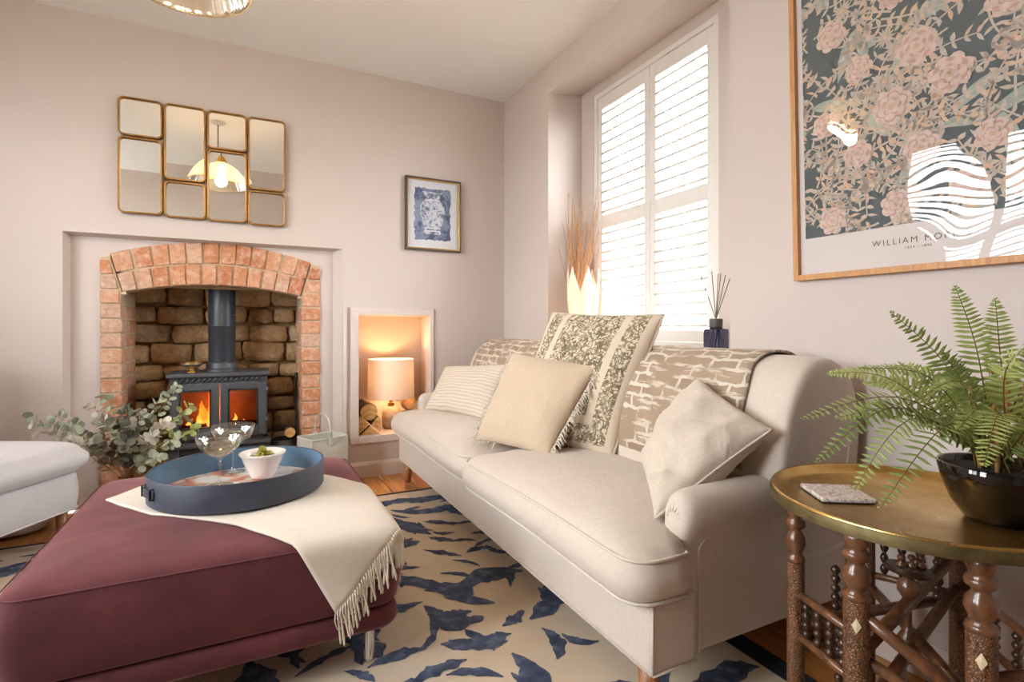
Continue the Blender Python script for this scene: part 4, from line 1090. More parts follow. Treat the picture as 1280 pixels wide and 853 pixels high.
while len(spots) < 290 and tries < 6000:
    tries += 1
    x, y = rr.uniform(RUX0 + .1, 1.22), rr.uniform(RUY0 + .05, 2.72)
    big_ = rr.random() < 0.45
    if any((x - p[0]) ** 2 + (y - p[1]) ** 2 < (0.132 if big_ or p[2] else 0.072) ** 2 for p in spots): continue
    spots.append((x, y, big_))
    a = rr.gauss(-0.45, 0.55) if rr.random() < .8 else rr.uniform(0, 3)
    if big_:
        L = rr.uniform(0.18, 0.36); W = rr.uniform(0.036, 0.062); c = rr.uniform(-1.6, 1.6)
        blob(x, y, L, W, a, c, 0.15)
        for k in range(rr.choice((2, 3, 3, 4, 5))):
            tt_ = rr.uniform(-.42, .42) * L
            blob(x + tt_ * math.cos(a) + rr.uniform(-.02, .02), y + tt_ * math.sin(a) + rr.uniform(-.02, .02), rr.uniform(0.09, 0.20), rr.uniform(0.014, 0.034), a + rr.choice((-1, 1)) * rr.uniform(0.25, 1.0), rr.uniform(-1, 1), 0.22)
    else:
        blob(x, y, rr.uniform(0.10, 0.19), rr.uniform(0.016, 0.030), a + rr.uniform(-.4, .4), rr.uniform(-1.5, 1.5), 0.25)
for i in range(26): blob(rr.uniform(RUX0 + .1, 1.3), 2.80 + rr.uniform(-.03, .03), rr.uniform(0.2, 0.34), rr.uniform(0.03, 0.045), rr.uniform(-.15, .15), rr.uniform(-.4, .4), 0.3)
mb = Mat('rug_navy'); nz = mb.noise(26, 4, 0.6); mb.l(mb.ramp(nz, [(0.3, '#343e58'), (0.52, '#4d5975'), (0.75, '#79849b')]), mb.b.inputs['Base Color']); mb.set(Roughness=1.0); mb.bump(mb.noise(400, 2), 0.4, 0.003)
obj('leaf_pattern', g, mb.m, rg, label='navy blue woven leaf shapes')
g = G()
def strip(x0, x1, y0, y1, n=24):
    for i in range(n):
        a, b = i / n, (i + 1) / n
        q = [(x0, y0 + (y1 - y0) * a), (x1, y0 + (y1 - y0) * a), (x1, y0 + (y1 - y0) * b), (x0, y0 + (y1 - y0) * b)] if (y1 - y0) > (x1 - x0) else [(x0 + (x1 - x0) * a, y0), (x0 + (x1 - x0) * b, y0), (x0 + (x1 - x0) * b, y1), (x0 + (x1 - x0) * a, y1)]
        g.add([(p[0], p[1], rug_z(*p) + 0.0018) for p in q], [(0, 1, 2, 3)])
strip(1.275, RUX1 - .002, RUY0 + .002, RUY1 - .002); strip(RUX0 + .002, RUX0 + .07, RUY0 + .002, RUY1 - .002); strip(RUX0 + .07, 1.275, RUY1 - 0.022, RUY1 - .002)
obj('border', g, simple('rug_border', '#1d2131', 1.0, var=(30, .3)), rg, label='near-black rug border')

# ------------------------------------------------------------------ ottoman
def suede():
    m = Mat('burgundy_suede'); n1 = m.noise(5, 5, 0.6, m.co('Object', (1, 1.6, 1))); n2 = m.noise(60, 3, 0.6)
    c = m.ramp(n1, [(0.3, '#4f1f27'), (0.55, '#612a31'), (0.75, '#783a40')])
    c = m.mix(1.0, c, m.ramp(n2, [(0.3, (0.9, 0.9, 0.9)), (0.7, (1, 1, 1))]), 'MULTIPLY')
    m.l(c, m.b.inputs['Base Color']); m.set(Roughness=0.85, Sheen_Weight=0.45, Sheen_Roughness=0.4); m.b.inputs['Sheen Tint'].default_value = srgb('#e0b0b0')
    m.bump(m.noise(120, 4), 0.12, 0.003); return m.m
M['suede'] = suede()
ot = thing('ottoman', 'large burgundy suede ottoman in front of the fireplace, on chrome legs', 'ottoman', (-0.04, 1.91, 0))
OX_0, OX_1, OY_0, OY_1 = -0.475, 0.378, 1.435, 2.385
ocx, ocy, ow, od = (OX_0 + OX_1) / 2, (OY_0 + OY_1) / 2, OX_1 - OX_0, OY_1 - OY_0
go, lo, hi = ring_cushion(ocx, ocy, ow, od, 0.193, 0.382, 0.040, 0.055, 0.010)
oc = obj('seat_pad', go, M['suede'], ot, smooth=True)
obj('top_seam', tube(hi, 0.0016, 6, True), simple('seam_thread', '#6a3a40', 0.8), oc, smooth=True)
gb, lo2, hi2 = ring_cushion(ocx, ocy, ow - 0.006, od - 0.006, 0.128, 0.182, 0.0, 0.05, 0.004)
obj('base_frame', gb, M['suede'], ot, smooth=True)
for (x, y) in ((0.307, 1.515), (-0.387, 1.515), (0.307, 2.31), (-0.387, 2.31)):
    obj('leg', lathe([(0.0175, 0.013), (0.0175, 0.018), (0.0155, 0.022), (0.0155, 0.13)], 20, (x, y, 0)), M['chrome'], ot, auto=40)
bv = BVHTree.FromPolygons([tuple(v) for v in go.v], go.f)
def otz(x, y):
    h = bv.ray_cast(Vector((x, y, 1)), Vector((0, 0, -1)))
    return h[0].z if h[0] else 0.385

# ------------------------------------------------------------------ cream throw with fringe
A2, B2 = Vector((0.76, -0.65)), Vector((0.65, 0.76))
def lerp_tab(tab, x):
    for (a, p), (b, q) in zip(tab, tab[1:]):
        if x <= b: return p + (q - p) * max(0, (x - a) / (b - a))
    return tab[-1][1]
nb0 = [(-1.62, 1.285), (-1.50, 1.235), (-1.33, 1.185), (-1.05, 1.19), (-0.86, 1.165), (-0.655, 1.08)]
nb1 = [(-1.62, 1.62), (-1.2, 1.68), (-0.95, 1.67), (-0.655, 1.62)]
IX0, IX1, IY0, IY1 = OX_0 + 0.03, OX_1 - 0.03, OY_0 + 0.03, OY_1 - 0.03
def drape(x, y):
    cx = min(max(x, IX0), IX1); cy = min(max(y, IY0), IY1)
    dx, dy = x - cx, y - cy; e = math.hypot(dx, dy)
    w = 0.004 * noise.noise(Vector((x * 6, y * 6, 2)))
    if e < 1e-6: return Vector((x, y, otz(x, y) + 0.004 + abs(w)))
    nx, ny = dx / e, dy / e; r = 0.043; zt_ = otz(cx, cy) + 0.005; L = r * PI / 2
    if e < L:
        a = e / r; return Vector((cx + nx * r * math.sin(a), cy + ny * r * math.sin(a), zt_ - r * (1 - math.cos(a))))
    f = e - L; fl = 0.012 * math.sin((x + y * 0.6) * 26) * min(1, f * 8)
    return Vector((cx + nx * (r + 0.03 * f * 2 + fl), cy + ny * (r + 0.012 * f + fl), zt_ - r - f))
na, nb = 56, 44
g = G().add(*grid(na, nb, lambda u, v: (lambda a: (lambda b: drape(*(A2 * a + B2 * b)))(lerp_tab(nb0, a) + (lerp_tab(nb1, a) - lerp_tab(nb0, a)) * v))(-1.62 + 0.965 * u + 0.03 * v * (1 - u))))
th = thing('throw_blanket', 'cream wool throw with a knotted fringe draped over the ottoman corner', 'throw', (0.1, 1.7, 0.42))
obj('cloth', g, M['throw'], th, smooth=True, solid=0.005)
g = G(); rf = random.Random(3)
for i in range(58):
    v = (i + 0.5) / 58; a = -0.655; b = lerp_tab(nb0, a) + (lerp_tab(nb1, a) - lerp_tab(nb0, a)) * v
    p = drape(*(A2 * a + B2 * b)); L = rf.uniform(0.075, 0.10)
    jx, jy = rf.uniform(-0.012, 0.012), rf.uniform(-0.008, 0.004)
    pts = [p + Vector((0, 0, 0.004)), p + Vector((0.002, -0.003, -0.014)), p + Vector((jx * .4 + .004, jy * .5 - .004, -L * .5)), p + Vector((jx + .006, jy - .004, -L * .9)), p + Vector((jx + .006, jy - .004, -L))]
    g.add(*tube(pts, [0.0034, 0.0026, 0.003, 0.0034, 0.0018], 5))
    for s_ in (-1, 1):
        q = [p + Vector((0.004 * s_, 0, 0.003)), p + Vector((0.007 * s_, -0.004, -0.02)), p + Vector((jx * .4 + 0.001 * s_, jy * .5 - .005, -L * .52))]
        g.add(*tube(q, [0.002, 0.0018, 0.0016], 4))
fr = obj('fringe', g, M['fringe'], th, smooth=True); fr['kind'] = 'stuff'

# ------------------------------------------------------------------ round leather tray with drinks
TC = (-0.021, 1.905, 0.434)
def tray_mat(name, c1, c2, rough):
    m = Mat(name); n1 = m.noise(8, 4); m.l(m.ramp(n1, [(0.3, c1), (0.7, c2)]), m.b.inputs['Base Color']); m.set(Roughness=rough); m.bump(m.noise(160, 3), 0.15, 0.002); return m.m
mt_out = tray_mat('navy_leather', '#3a3f4d', '#454a5a', 0.5); mt_in = tray_mat('blue_lining', '#4f6d89', '#6384a2', 0.3)
ty = thing('serving_tray', 'round navy leather tray with upright sides on the ottoman', 'tray', TC)
obj('tray_wall', lathe([(0.0, 0.0), (0.248, 0.0), (0.252, 0.004), (0.252, 0.078), (0.2505, 0.081), (0.2475, 0.081), (0.246, 0.078)], 72, TC, cap=False), mt_out, ty, auto=40)
obj('tray_lining', lathe([(0.246, 0.078), (0.246, 0.006)], 72, TC, cap=False), mt_in, ty, smooth=True)
def liner():
    m = Mat('printed_liner'); n1 = m.noise(7, 3, 0.5, None, 1.5); n2 = m.noise(15, 4, 0.6, None, 0.6)
    c = m.ramp(n1, [(0.40, '#dfdcda'), (0.47, '#d7cfc8'), (0.53, '#c88766'), (0.60, '#b96a4c'), (0.66, '#d9d2cb')])
    c = m.mix(m.ramp(n2, [(0.60, (0, 0, 0)), (0.66, (1, 1, 1))]), c, '#8b9098')
    m.l(c, m.b.inputs['Base Color']); m.set(Roughness=0.35); return m.m
obj('printed_liner', lathe([(0.0, 0.0065), (0.2455, 0.0065)], 64, TC, cap=False), liner(), ty, label='pale tray base with orange and grey print')
def around(a, r, z): return (TC[0] + r * math.cos(a), TC[1] + r * math.sin(a), TC[2] + z)
for a0 in (math.radians(203), math.radians(23)):
    g = G()
    pts = [around(a0 + d, 0.252 + o, 0.045) for d, o in ((-0.16, 0.001), (-0.12, 0.004), (-0.06, 0.007), (0, 0.008), (0.06, 0.007), (0.12, 0.004), (0.16, 0.001))]
    v = []
    for p in pts:
        d = Vector((p[0] - TC[0], p[1] - TC[1], 0)).normalized()
        for (o, z) in ((0, -0.011), (0.004, -0.011), (0.004, 0.011), (0, 0.011)): v.append(Vector(p) + d * o + Vector((0, 0, z)))
    hd = obj('strap_handle', loft([v[i * 4:i * 4 + 4] for i in range(len(pts))]), mt_out, ty, bevel=0.001)
    g = G()
    for d in (-0.13, 0.13):
        g = G(); g.add(*tube([around(a0 + d, 0.252, 0.030), around(a0 + d, 0.262, 0.030), around(a0 + d, 0.262, 0.060), around(a0 + d, 0.252, 0.060)], 0.0028, 6))
        obj('buckle_loop', g, M['black'], hd)
    obj('rivet', G().add(*lathe([(0.004, 0), (0.003, 0.002), (0.0, 0.003)], 10)).xf(Matrix.Translation(around(a0, 0.2635, 0.045)) @ Matrix.Rotation(a0, 4, 'Z') @ Matrix.Rotation(PI / 2, 4, 'Y')), M['chrome'], hd)
def glass_mat():
    m = Mat('clear_glass'); m.set(Base_Color=(1, 1, 1, 1), Roughness=0.0, IOR=1.45, Transmission_Weight=1.0); return m.m
M['glass'] = thin_glass('clear_glass', (0.955, 0.965, 0.955, 1), 1.5, 0.0, None, 0.06)
mliq = Mat('pale_drink'); mliq.set(Base_Color=srgb('#efe9c6'), Roughness=0.0, IOR=1.33, Transmission_Weight=1.0); M['drink'] = thin_glass('pale_drink', (0.95, 0.93, 0.78, 1), 1.33)
def coupe(x, y, label):
    c = (x, y, TC[2] + 0.0075)
    t = thing('coupe_glass', label, 'glass', c, group='coupe glasses on the tray')
    obj('glass_body', lathe([(0.0, 0.002), (0.036, 0.001), (0.039, 0.0015), (0.039, 0.003), (0.010, 0.007), (0.0055, 0.014), (0.0045, 0.05), (0.005, 0.082), (0.012, 0.091), (0.035, 0.103), (0.056, 0.122), (0.067, 0.146), (0.070, 0.166),
                             (0.0690, 0.1665), (0.0655, 0.146), (0.0545, 0.1235), (0.034, 0.105), (0.012, 0.0935), (0.0, 0.093)], 48, c, cap=False), M['glass'], t, smooth=True)
    obj('drink', lathe([(0.0, 0.0938), (0.0115, 0.0942), (0.0335, 0.1058), (0.051, 0.1205), (0.0575, 0.130), (0.0, 0.130)], 40, c, cap=False), M['drink'], t, auto=40)
    return t
coupe(-0.082, 1.942, 'coupe glass of pale drink standing nearer the strap handle of the tray')
coupe(-0.047, 2.094, 'coupe glass of pale drink standing nearer the stove, close to the tray wall')
BCN = (0.045, 1.985, TC[2] + 0.0075)
wb = thing('olive_bowl', 'small ribbed white china bowl of olives on the tray', 'bowl', BCN)
obj('bowl_body', lathe([(0.0, 0.002), (0.034, 0.0), (0.037, 0.004), (0.046, 0.022), (0.0475, 0.027), (0.056, 0.045), (0.0575, 0.048), (0.068, 0.075), (0.073, 0.080), (0.073, 0.085), (0.069, 0.086), (0.062, 0.072), (0.05, 0.04), (0.035, 0.018), (0.0, 0.016)], 48, BCN, cap=False), simple('white_china', '#ece9e4', 0.12), wb, smooth=True)
M['olive'] = simple('olive_skin', '#8f8a2c', 0.3, var=(20, 0.2)); M['pimento'] = simple('olive_hole', '#5f5a18', 0.5)
ro = random.Random(5); posn = []
for i in range(11):
    if i < 7: a = 2 * PI * i / 7; p = (0.036 * math.cos(a), 0.036 * math.sin(a), 0.064)
    elif i < 10: a = 2 * PI * i / 3; p = (0.017 * math.cos(a), 0.017 * math.sin(a), 0.077)
    else: p = (0.0, 0.0, 0.094)
    q = Vector(BCN) + Vector(p); Mx = Matrix.Translation(q) @ Matrix.Rotation(ro.uniform(0, 6), 4, 'Z') @ Matrix.Rotation(ro.uniform(0.8, 1.6), 4, 'X')
    t = thing('olive', 'green olive heaped in the white bowl' if i < 10 else 'green olive on the very top of the heap in the bowl', 'olive', q, group='olives in the white bowl' if i < 10 else None)
    obj('flesh', G().add(*lathe([(0.001, -0.014), (0.007, -0.012), (0.0105, -0.005), (0.011, 0.002), (0.0085, 0.010), (0.003, 0.0138), (0.0005, 0.014)], 14)).xf(Mx), M['olive'], t, smooth=True)
    obj('pit_hole', G().add(*lathe([(0.003, 0.0125), (0.003, 0.0145), (0.001, 0.0147)], 8)).xf(Mx), M['pimento'], t)

# ------------------------------------------------------------------ folding brass tray table
TBL = (1.263, 0.614); TZ = 0.590
tt = thing('tray_table', 'carved folding wood table with a round brass tray top beside the sofa', 'table', (TBL[0], TBL[1], 0))
def brass_tray():
    m = Mat('aged_brass'); n1 = m.noise(6, 5, 0.6); n2 = m.noise(60, 3, 0.6)
    c = m.ramp(n1, [(0.3, '#b08c4e'), (0.55, '#caa664'), (0.75, '#dcc28e')]); m.l(c, m.b.inputs['Base Color'])
    m.l(m.ramp(n1, [(0.3, (0.42,) * 3), (0.7, (0.24,) * 3)]), m.b.inputs['Roughness']); m.set(Metallic=1.0); m.bump(n2, 0.06, 0.002); return m.m
M['aged_brass'] = brass_tray()
obj('tray_top', lathe([(0.0, -0.020), (0.245, -0.020), (0.258, -0.012), (0.264, -0.006), (0.272, -0.006), (0.273, -0.010), (0.273, 0.0), (0.2705, 0.003), (0.267, 0.002), (0.263, -0.003), (0.256, -0.010), (0.243, -0.0175), (0.0, -0.0175)], 96, (TBL[0], TBL[1], TZ), cap=False), M['aged_brass'], tt, smooth=True)
obj('tray_edge', lathe([(0.2735, -0.024), (0.2745, -0.004), (0.2715, 0.0005), (0.268, -0.006), (0.264, -0.022)], 96, (TBL[0], TBL[1], TZ), cap=False), simple('dull_bronze', '#6f6342', 0.55, 0.8, var=(30, 0.3)), tt, smooth=True, label='dull verdigris edge of the tray')
def carved():
    m = Mat('carved_wood'); co = m.co('Object', (1, 1, 1))
    w1 = m.n('ShaderNodeTexVoronoi', feature='DISTANCE_TO_EDGE'); w1.inputs['Scale'].default_value = 190; m.l(co, w1.inputs['Vector'])
    n1 = m.noise(20, 4, 0.6, m.co('Object', (3, 3, 0.6)))
    c = m.ramp(n1, [(0.3, '#6a452c'), (0.7, '#8f6240')])
    c = m.mix(m.ramp(w1.outputs['Distance'], [(0.03, (1, 1, 1)), (0.12, (0, 0, 0))]), c, '#3a1f10')
    m.l(c, m.b.inputs['Base Color']); m.set(Roughness=0.4); m.bump(w1.outputs['Distance'], 0.8, 0.004); return m.m
M['carved'] = carved(); M['turned'] = wood('turned_walnut', '#4f3120', '#7f5538', 'Z', 7, 0.28, 6, 0.3)
M['darkwood'] = wood('dark_bobbin', '#2a1a12', '#4a2f1f', 'Z', 7, 0.35, 4, 0.2)
M['bone'] = simple('bone_inlay', '#d9c9a8', 0.5)
angs = [143, 184, 229, 275, 5, 50]; RL = 0.232
# legs stand at 2.4 cm radius; order round the table
legs = []
ZT = TZ - 0.024
for a in angs:
    x, y = TBL[0] + RL * math.cos(math.radians(a)), TBL[1] + RL * math.sin(math.radians(a)); k = 0.8 if a in (143, 5, 50) else 1.0
    lg = obj('leg', lathe([(0.018 * k, 0.0135 if x < RUX1 else 0.0005), (0.022 * k, 0.03), (0.022 * k, ZT - 0.136), (0.0215 * k, ZT - 0.13)], 14, (x, y, 0)), M['carved'], tt, auto=40)
    pr_ = [(0.0215, ZT - 0.13), (0.024, ZT - 0.124), (0.022, ZT - 0.118), (0.014, ZT - 0.112), (0.019, ZT - 0.104), (0.025, ZT - 0.090), (0.022, ZT - 0.074), (0.0135, ZT - 0.062), (0.014, ZT - 0.058), (0.023, ZT - 0.052), (0.0245, ZT - 0.046), (0.023, ZT - 0.040), (0.0145, ZT - 0.034), (0.018, ZT - 0.030), (0.0225, ZT - 0.018), (0.0215, ZT - 0.001)]
    obj('turned_top', lathe([(r * k, z) for r, z in pr_], 24, (x, y, 0)), M['turned'], lg, smooth=True)
    # bone diamond facing outwards
    if k == 1.0:
        vw = Vector((-x, -y, 0)).normalized(); sd = Vector((-vw.y, vw.x, 0)); c_ = Vector((x, y, ZT - 0.172)) + vw * 0.0225
        obj('bone_inlay', ([c_ + sd * 0.008, c_ + Vector((0, 0, 0.015)), c_ - sd * 0.008, c_ - Vector((0, 0, 0.015)), c_ + vw * 0.0015], [(0, 1, 4), (1, 2, 4), (2, 3, 4), (3, 0, 4)]), M['bone'], lg)
    legs.append(Vector((x, y, 0)))
def bar(p, q, r, name='stretcher', mat='turned'): return obj(name, tube([p, (Vector(p) + Vector(q)) / 2, q], [r, r * 1.05, r], 10), M[mat], tt, smooth=True)
def at(v, z): return Vector((v.x, v.y, z))
A_, B_, C_, D4, D5, D6 = legs
# spindle panels between neighbours
def bobbin(c, d, h, n=4):
    pr2 = []; 
    for i in range(n):
        z = h * i / n; hh = h / n
        pr2 += [(0.0035, z + 0.0), (0.0075, z + hh * 0.25), (0.0095, z + hh * 0.5), (0.0075, z + hh * 0.75), (0.0035, z + hh)]
    return lathe(pr2, 10, c)
for (p, q, z0, z1, cnt) in ((A_, B_, 0.285, 0.36, 4), (C_, D4, 0.27, 0.345, 5), (B_, C_, 0.05, 0.12, 5), (D5, D6, 0.33, 0.44, 4), (D4, D5, 0.27, 0.345, 4)):
    r1 = bar(at(p, z1 + 0.008), at(q, z1 + 0.008), 0.0085, 'rail'); r2 = bar(at(p, z0 - 0.008), at(q, z0 - 0.008), 0.0085, 'rail')
    for i in range(cnt):
        c = p.lerp(q, (i + 1) / (cnt + 1)); obj('spindle', bobbin((c.x, c.y, z0), None, z1 - z0), M['darkwood'], r1, smooth=True)
# crossing stretchers
bar(at(B_, 0.325), at(D5, 0.425), 0.0125); bar(at(B_, 0.415), at(C_.lerp(D4, .25), 0.26), 0.0115)
bar(at(B_, 0.20), at(D5, 0.345), 0.0115); bar(at(B_, 0.33), at(D4, 0.14), 0.0105); bar(at(A_, 0.30), at(D5, 0.315), 0.011)
bar(at(C_, 0.30), at(D6, 0.30), 0.011)
# vertical bobbins hanging beside the crossing bars
for (bx, by, z0, n_) in ((1.105, 0.665, 0.36, 5), (1.10, 0.655, 0.20, 7), (1.39, 0.645, 0.33, 6)):
    for dz in (-0.011, 0.011): obj('spindle', bobbin((bx + dz, by - dz, z0), None, n_ * 0.019, n_), M['darkwood'], tt, smooth=True)
cxp = (TBL[0] - 0.012, TBL[1] + 0.004, 0)
obj('centre_post', lathe([(0.006, 0.24), (0.010, 0.25), (0.022, 0.272), (0.023, 0.288), (0.012, 0.308), (0.006, 0.318), (0.006, 0.37), (0.012, 0.378), (0.021, 0.392), (0.020, 0.408), (0.009, 0.420), (0.006, 0.428)], 24, cxp), M['turned'], tt, smooth=True)
dk = obj('pivot_disc', G().add(*lathe([(0.004, -0.004), (0.041, -0.003), (0.043, 0.004), (0.040, 0.010), (0.0, 0.011)], 32)).xf(Matrix.Translation((cxp[0], cxp[1], 0.434)) @ Matrix.Rotation(0.12, 4, 'Y')), M['darkwood'], tt, auto=40)
for (dx, dy) in ((-0.012, 0.008), (0.004, -0.004), (0.020, -0.014)):
    obj('finial', lathe([(0.009, 0.0), (0.0095, 0.006), (0.004, 0.010), (0.004, 0.015), (0.0085, 0.019), (0.006, 0.025), (0.0, 0.027)], 14, (cxp[0] + dx, cxp[1] + dy, 0.443)), M['turned'], dk, smooth=True)
obj('floor_rail', box(0, 1, 0, 1, 0, 1) and G().add(*box(-0.10, 0.13, -0.012, 0.012, 0.0, 0.05)).xf(Matrix.Translation((1.39, 0.70, 0.05)) @ Matrix.Rotation(0.5, 4, 'Z')), M['turned'], tt, bevel=0.003)

# coaster
ZTOP = TZ - 0.0172
def terrazzo():
    m = Mat('terrazzo'); v = m.n('ShaderNodeTexVoronoi', feature='F1'); v.inputs['Scale'].default_value = 190; m.l(m.co(), v.inputs['Vector'])
    c = m.ramp(v.outputs['Color'], [(0.0, '#d9cfc8'), (0.45, '#e3dcd6'), (0.62, '#cbb8ad'), (0.8, '#b99a8c'), (1, '#8d7a72')]); m.l(c, m.b.inputs['Base Color']); m.set(Roughness=0.5); return m.m
co_ = obj('coaster', G().add(*box(-0.056, 0.056, -0.056, 0.056, 0, 0.0095)).xf(Matrix.Translation((1.183, 0.728, ZTOP + 0.0005)) @ Matrix.Rotation(math.radians(-33), 4, 'Z')), terrazzo(), None, bevel=0.003, loc=(1.183, 0.728, ZTOP))
tag(co_, 'square speckled terrazzo coaster lying on the brass tray table', 'coaster')

# ------------------------------------------------------------------ fern in black pot
PC = (1.312, 0.492, ZTOP + 0.0008)
pt = thing('fern_pot', 'glossy black bowl planter on the brass tray table', 'pot', PC)
obj('pot_body', lathe([(0.0, 0.0), (0.050, 0.0), (0.055, 0.004), (0.075, 0.035), (0.089, 0.075), (0.096, 0.108), (0.094, 0.110), (0.091, 0.107), (0.088, 0.075), (0.07, 0.03), (0.0, 0.02)], 56, PC, cap=False), simple('black_glaze', '#0d0b0a', 0.06, Coat_Weight=0.5), pt, smooth=True)
obj('soil', lathe([(0.0, 0.100), (0.05, 0.099), (0.093, 0.095)], 32, PC, cap=False), simple('soil', '#2b2018', 1.0, var=(60, .4), bump=(80, 1, .01)), pt, smooth=True)
fn = thing('fern_plant', 'green sword fern with arching fronds growing in the black pot', 'fern', (PC[0], PC[1], PC[2] + 0.1))
def leafmat(name, c1, c2, tr=0.3):
    m = Mat(name); oi = m.n('ShaderNodeObjectInfo'); n1 = m.noise(14, 3)
    f = m.math('ADD', m.math('MULTIPLY', oi.outputs['Random'], 0.6), m.math('MULTIPLY', n1, 0.4))
    c = m.ramp(f, [(0.15, c1), (0.85, c2)]); m.l(c, m.b.inputs['Base Color']); m.set(Roughness=0.45)
    m.b.inputs['Subsurface Weight'].default_value = 0.0
    t = m.n('ShaderNodeBsdfTranslucent'); m.l(c, t.inputs[0]); mx = m.n('ShaderNodeMixShader'); mx.inputs[0].default_value = tr
    m.l(m.b.outputs[0], mx.inputs[1]); m.l(t.outputs[0], mx.inputs[2]); m.l(mx.outputs[0], m.out.inputs[0]); return m.m
M['fern'] = leafmat('fern_leaf', '#768a46', '#bbc678'); M['rib'] = simple('frond_rib', '#6d5a2c', 0.6); M['dry'] = simple('dry_sheath', '#b98d52', 0.8)
rfn = random.Random(8)
def frond(base, mid, tip, w, n=30, roll=0.0):
    pts = spline([base, mid, tip], 40); g = G(); bare = 0.14
    tot = n
    for i in range(n):
        s_ = bare + (1 - bare) * (i + 0.5) / n; k = s_ * 39; a = int(k); p = pts[a].lerp(pts[min(a + 1, 39)], k - a)
        t = (pts[min(a + 1, 39)] - pts[max(a - 1, 0)]).normalized()
        nrm = Vector((-0.62, -0.28, 0.75)) + Vector((rfn.uniform(-.1, .1),) * 3); side = t.cross(nrm)
        if side.length < 1e-3: side = Vector((0, 1, 0))
        side.normalize(); up = side.cross(t)
        q = (s_ - bare) / (1 - bare); L = w * min(1, 0.55 + q * 2.2) * (1 - q ** 2.6) + 0.003
        wl = 0.0034 * (0.6 + 0.6 * L / w)
        for sg in (-1, 1):
            d = (side * sg + t * 0.28 + up * rfn.uniform(-0.16, 0.04)).normalized(); e = t
            j = rfn.uniform(-0.002, 0.002)
            b0 = p + e * j
            g.add([b0 - e * wl * .6, b0 + d * L * .45 - e * wl, b0 + d * L * 0.85 - e * wl * .4, b0 + d * L, b0 + d * L * .6 + e * wl * .9, b0 + e * wl * .6, b0 + d * L * .5 + up * 0.0012],
                  [(0, 1, 6), (1, 2, 6), (2, 3, 6), (3, 4, 6), (4, 5, 6), (5, 0, 6)] if sg > 0 else [(1, 0, 6), (2, 1, 6), (3, 2, 6), (4, 3, 6), (5, 4, 6), (0, 5, 6)])
    o = obj('frond', g, M['fern'], fn, smooth=False)
    obj('rib', tube(pts[::3], [0.0018 - 0.0013 * i / 13 for i in range(14)], 5), M['rib'], o, smooth=True)
    return o
F0 = Vector((PC[0], PC[1], PC[2] + 0.098))
FR = [ # mid, tip, width
 ((1.255, 0.545, 0.86), (1.195, 0.625, 0.985), 0.036), ((1.30, 0.52, 0.90), (1.318, 0.565, 1.038), 0.034), ((1.345, 0.50, 0.88), (1.40, 0.530, 1.012), 0.034),
 ((1.38, 0.47, 0.86), (1.45, 0.46, 0.96), 0.036), ((1.12, 0.56, 0.815), (0.895, 0.615, 0.785), 0.026), ((1.10, 0.56, 0.80), (0.93, 0.612, 0.702), 0.030),
 ((1.10, 0.53, 0.785), (0.985, 0.575, 0.655), 0.034), ((1.08, 0.47, 0.785), (0.88, 0.475, 0.668), 0.036), ((1.17, 0.60, 0.84), (1.09, 0.69, 0.855), 0.030),
 ((1.16, 0.53, 0.85), (1.02, 0.585, 0.875), 0.028), ((1.14, 0.56, 0.79), (1.02, 0.63, 0.775), 0.032), ((1.18, 0.44, 0.80), (1.02, 0.40, 0.735), 0.036),
 ((1.24, 0.40, 0.80), (1.16, 0.31, 0.735), 0.036), ((1.33, 0.40, 0.82), (1.30, 0.30, 0.77), 0.034), ((1.40, 0.44, 0.80), (1.46, 0.36, 0.74), 0.032),
 ((1.23, 0.58, 0.82), (1.20, 0.68, 0.83), 0.030), ((1.30, 0.60, 0.84), (1.32, 0.70, 0.86), 0.030), ((1.20, 0.50, 0.84), (1.09, 0.50, 0.84), 0.032), ((1.25, 0.46, 0.86), (1.20, 0.40, 0.93), 0.030),
 ((1.40, 0.52, 0.82), (1.50, 0.55, 0.84), 0.030), ((1.27, 0.52, 0.82), (1.235, 0.55, 0.90), 0.032), ((1.36, 0.56, 0.82), (1.42, 0.63, 0.85), 0.03), ((1.19, 0.47, 0.80), (1.06, 0.45, 0.78), 0.034)]
for md, tp, w in FR:
    b = F0 + Vector((rfn.uniform(-.03, .03), rfn.uniform(-.03, .03), 0)); frond(b, md, tp, w)
for i, (dx, dy, h) in enumerate(((-0.02, 0.02, 0.15), (0.0, -0.01, 0.17), (0.02, 0.012, 0.19), (0.03, -0.02, 0.16), (-0.03, -0.01, 0.12))):
    p = F0 + Vector((dx, dy, 0)); obj('dry_stalk', tube([p, p + Vector((dx * .3, dy * .3, h * .5)), p + Vector((dx * .4, dy * .4, h)), p + Vector((dx * .4 - .012, dy * .4, h + .012)), p + Vector((dx * .4 - .02, dy * .4, h - .006))], [0.004, 0.0045, 0.004, 0.003, 0.001], 6), M['dry'], fn, smooth=True)

# ------------------------------------------------------------------ window sill: lamp, twigs, reed diffuser
ZS = HZ0 + 0.0155
SLP = (1.775, 2.60, ZS)
tl = thing('petal_lamp', 'glowing white petal-shaped lamp on the window sill', 'lamp', SLP)
def petal_mat():
    m = Mat('petal_shade'); m.t.nodes.remove(m.b)
    d = m.n('ShaderNodeBsdfDiffuse'); t = m.n('ShaderNodeBsdfTranslucent'); mx = m.n('ShaderNodeMixShader'); mx.inputs[0].default_value = 0.4
    for q in (d, t): q.inputs[0].default_value = srgb('#f2ece2')
    m.l(d.outputs[0], mx.inputs[1]); m.l(t.outputs[0], mx.inputs[2]); m.l(mx.outputs[0], m.out.inputs[0]); return m.m
M['petal'] = petal_mat()
obj('lamp_foot', lathe([(0.055, 0.0), (0.055, 0.012), (0.02, 0.02), (0.012, 0.05), (0.012, 0.10)], 28, SLP), M['white'], tl, auto=40)
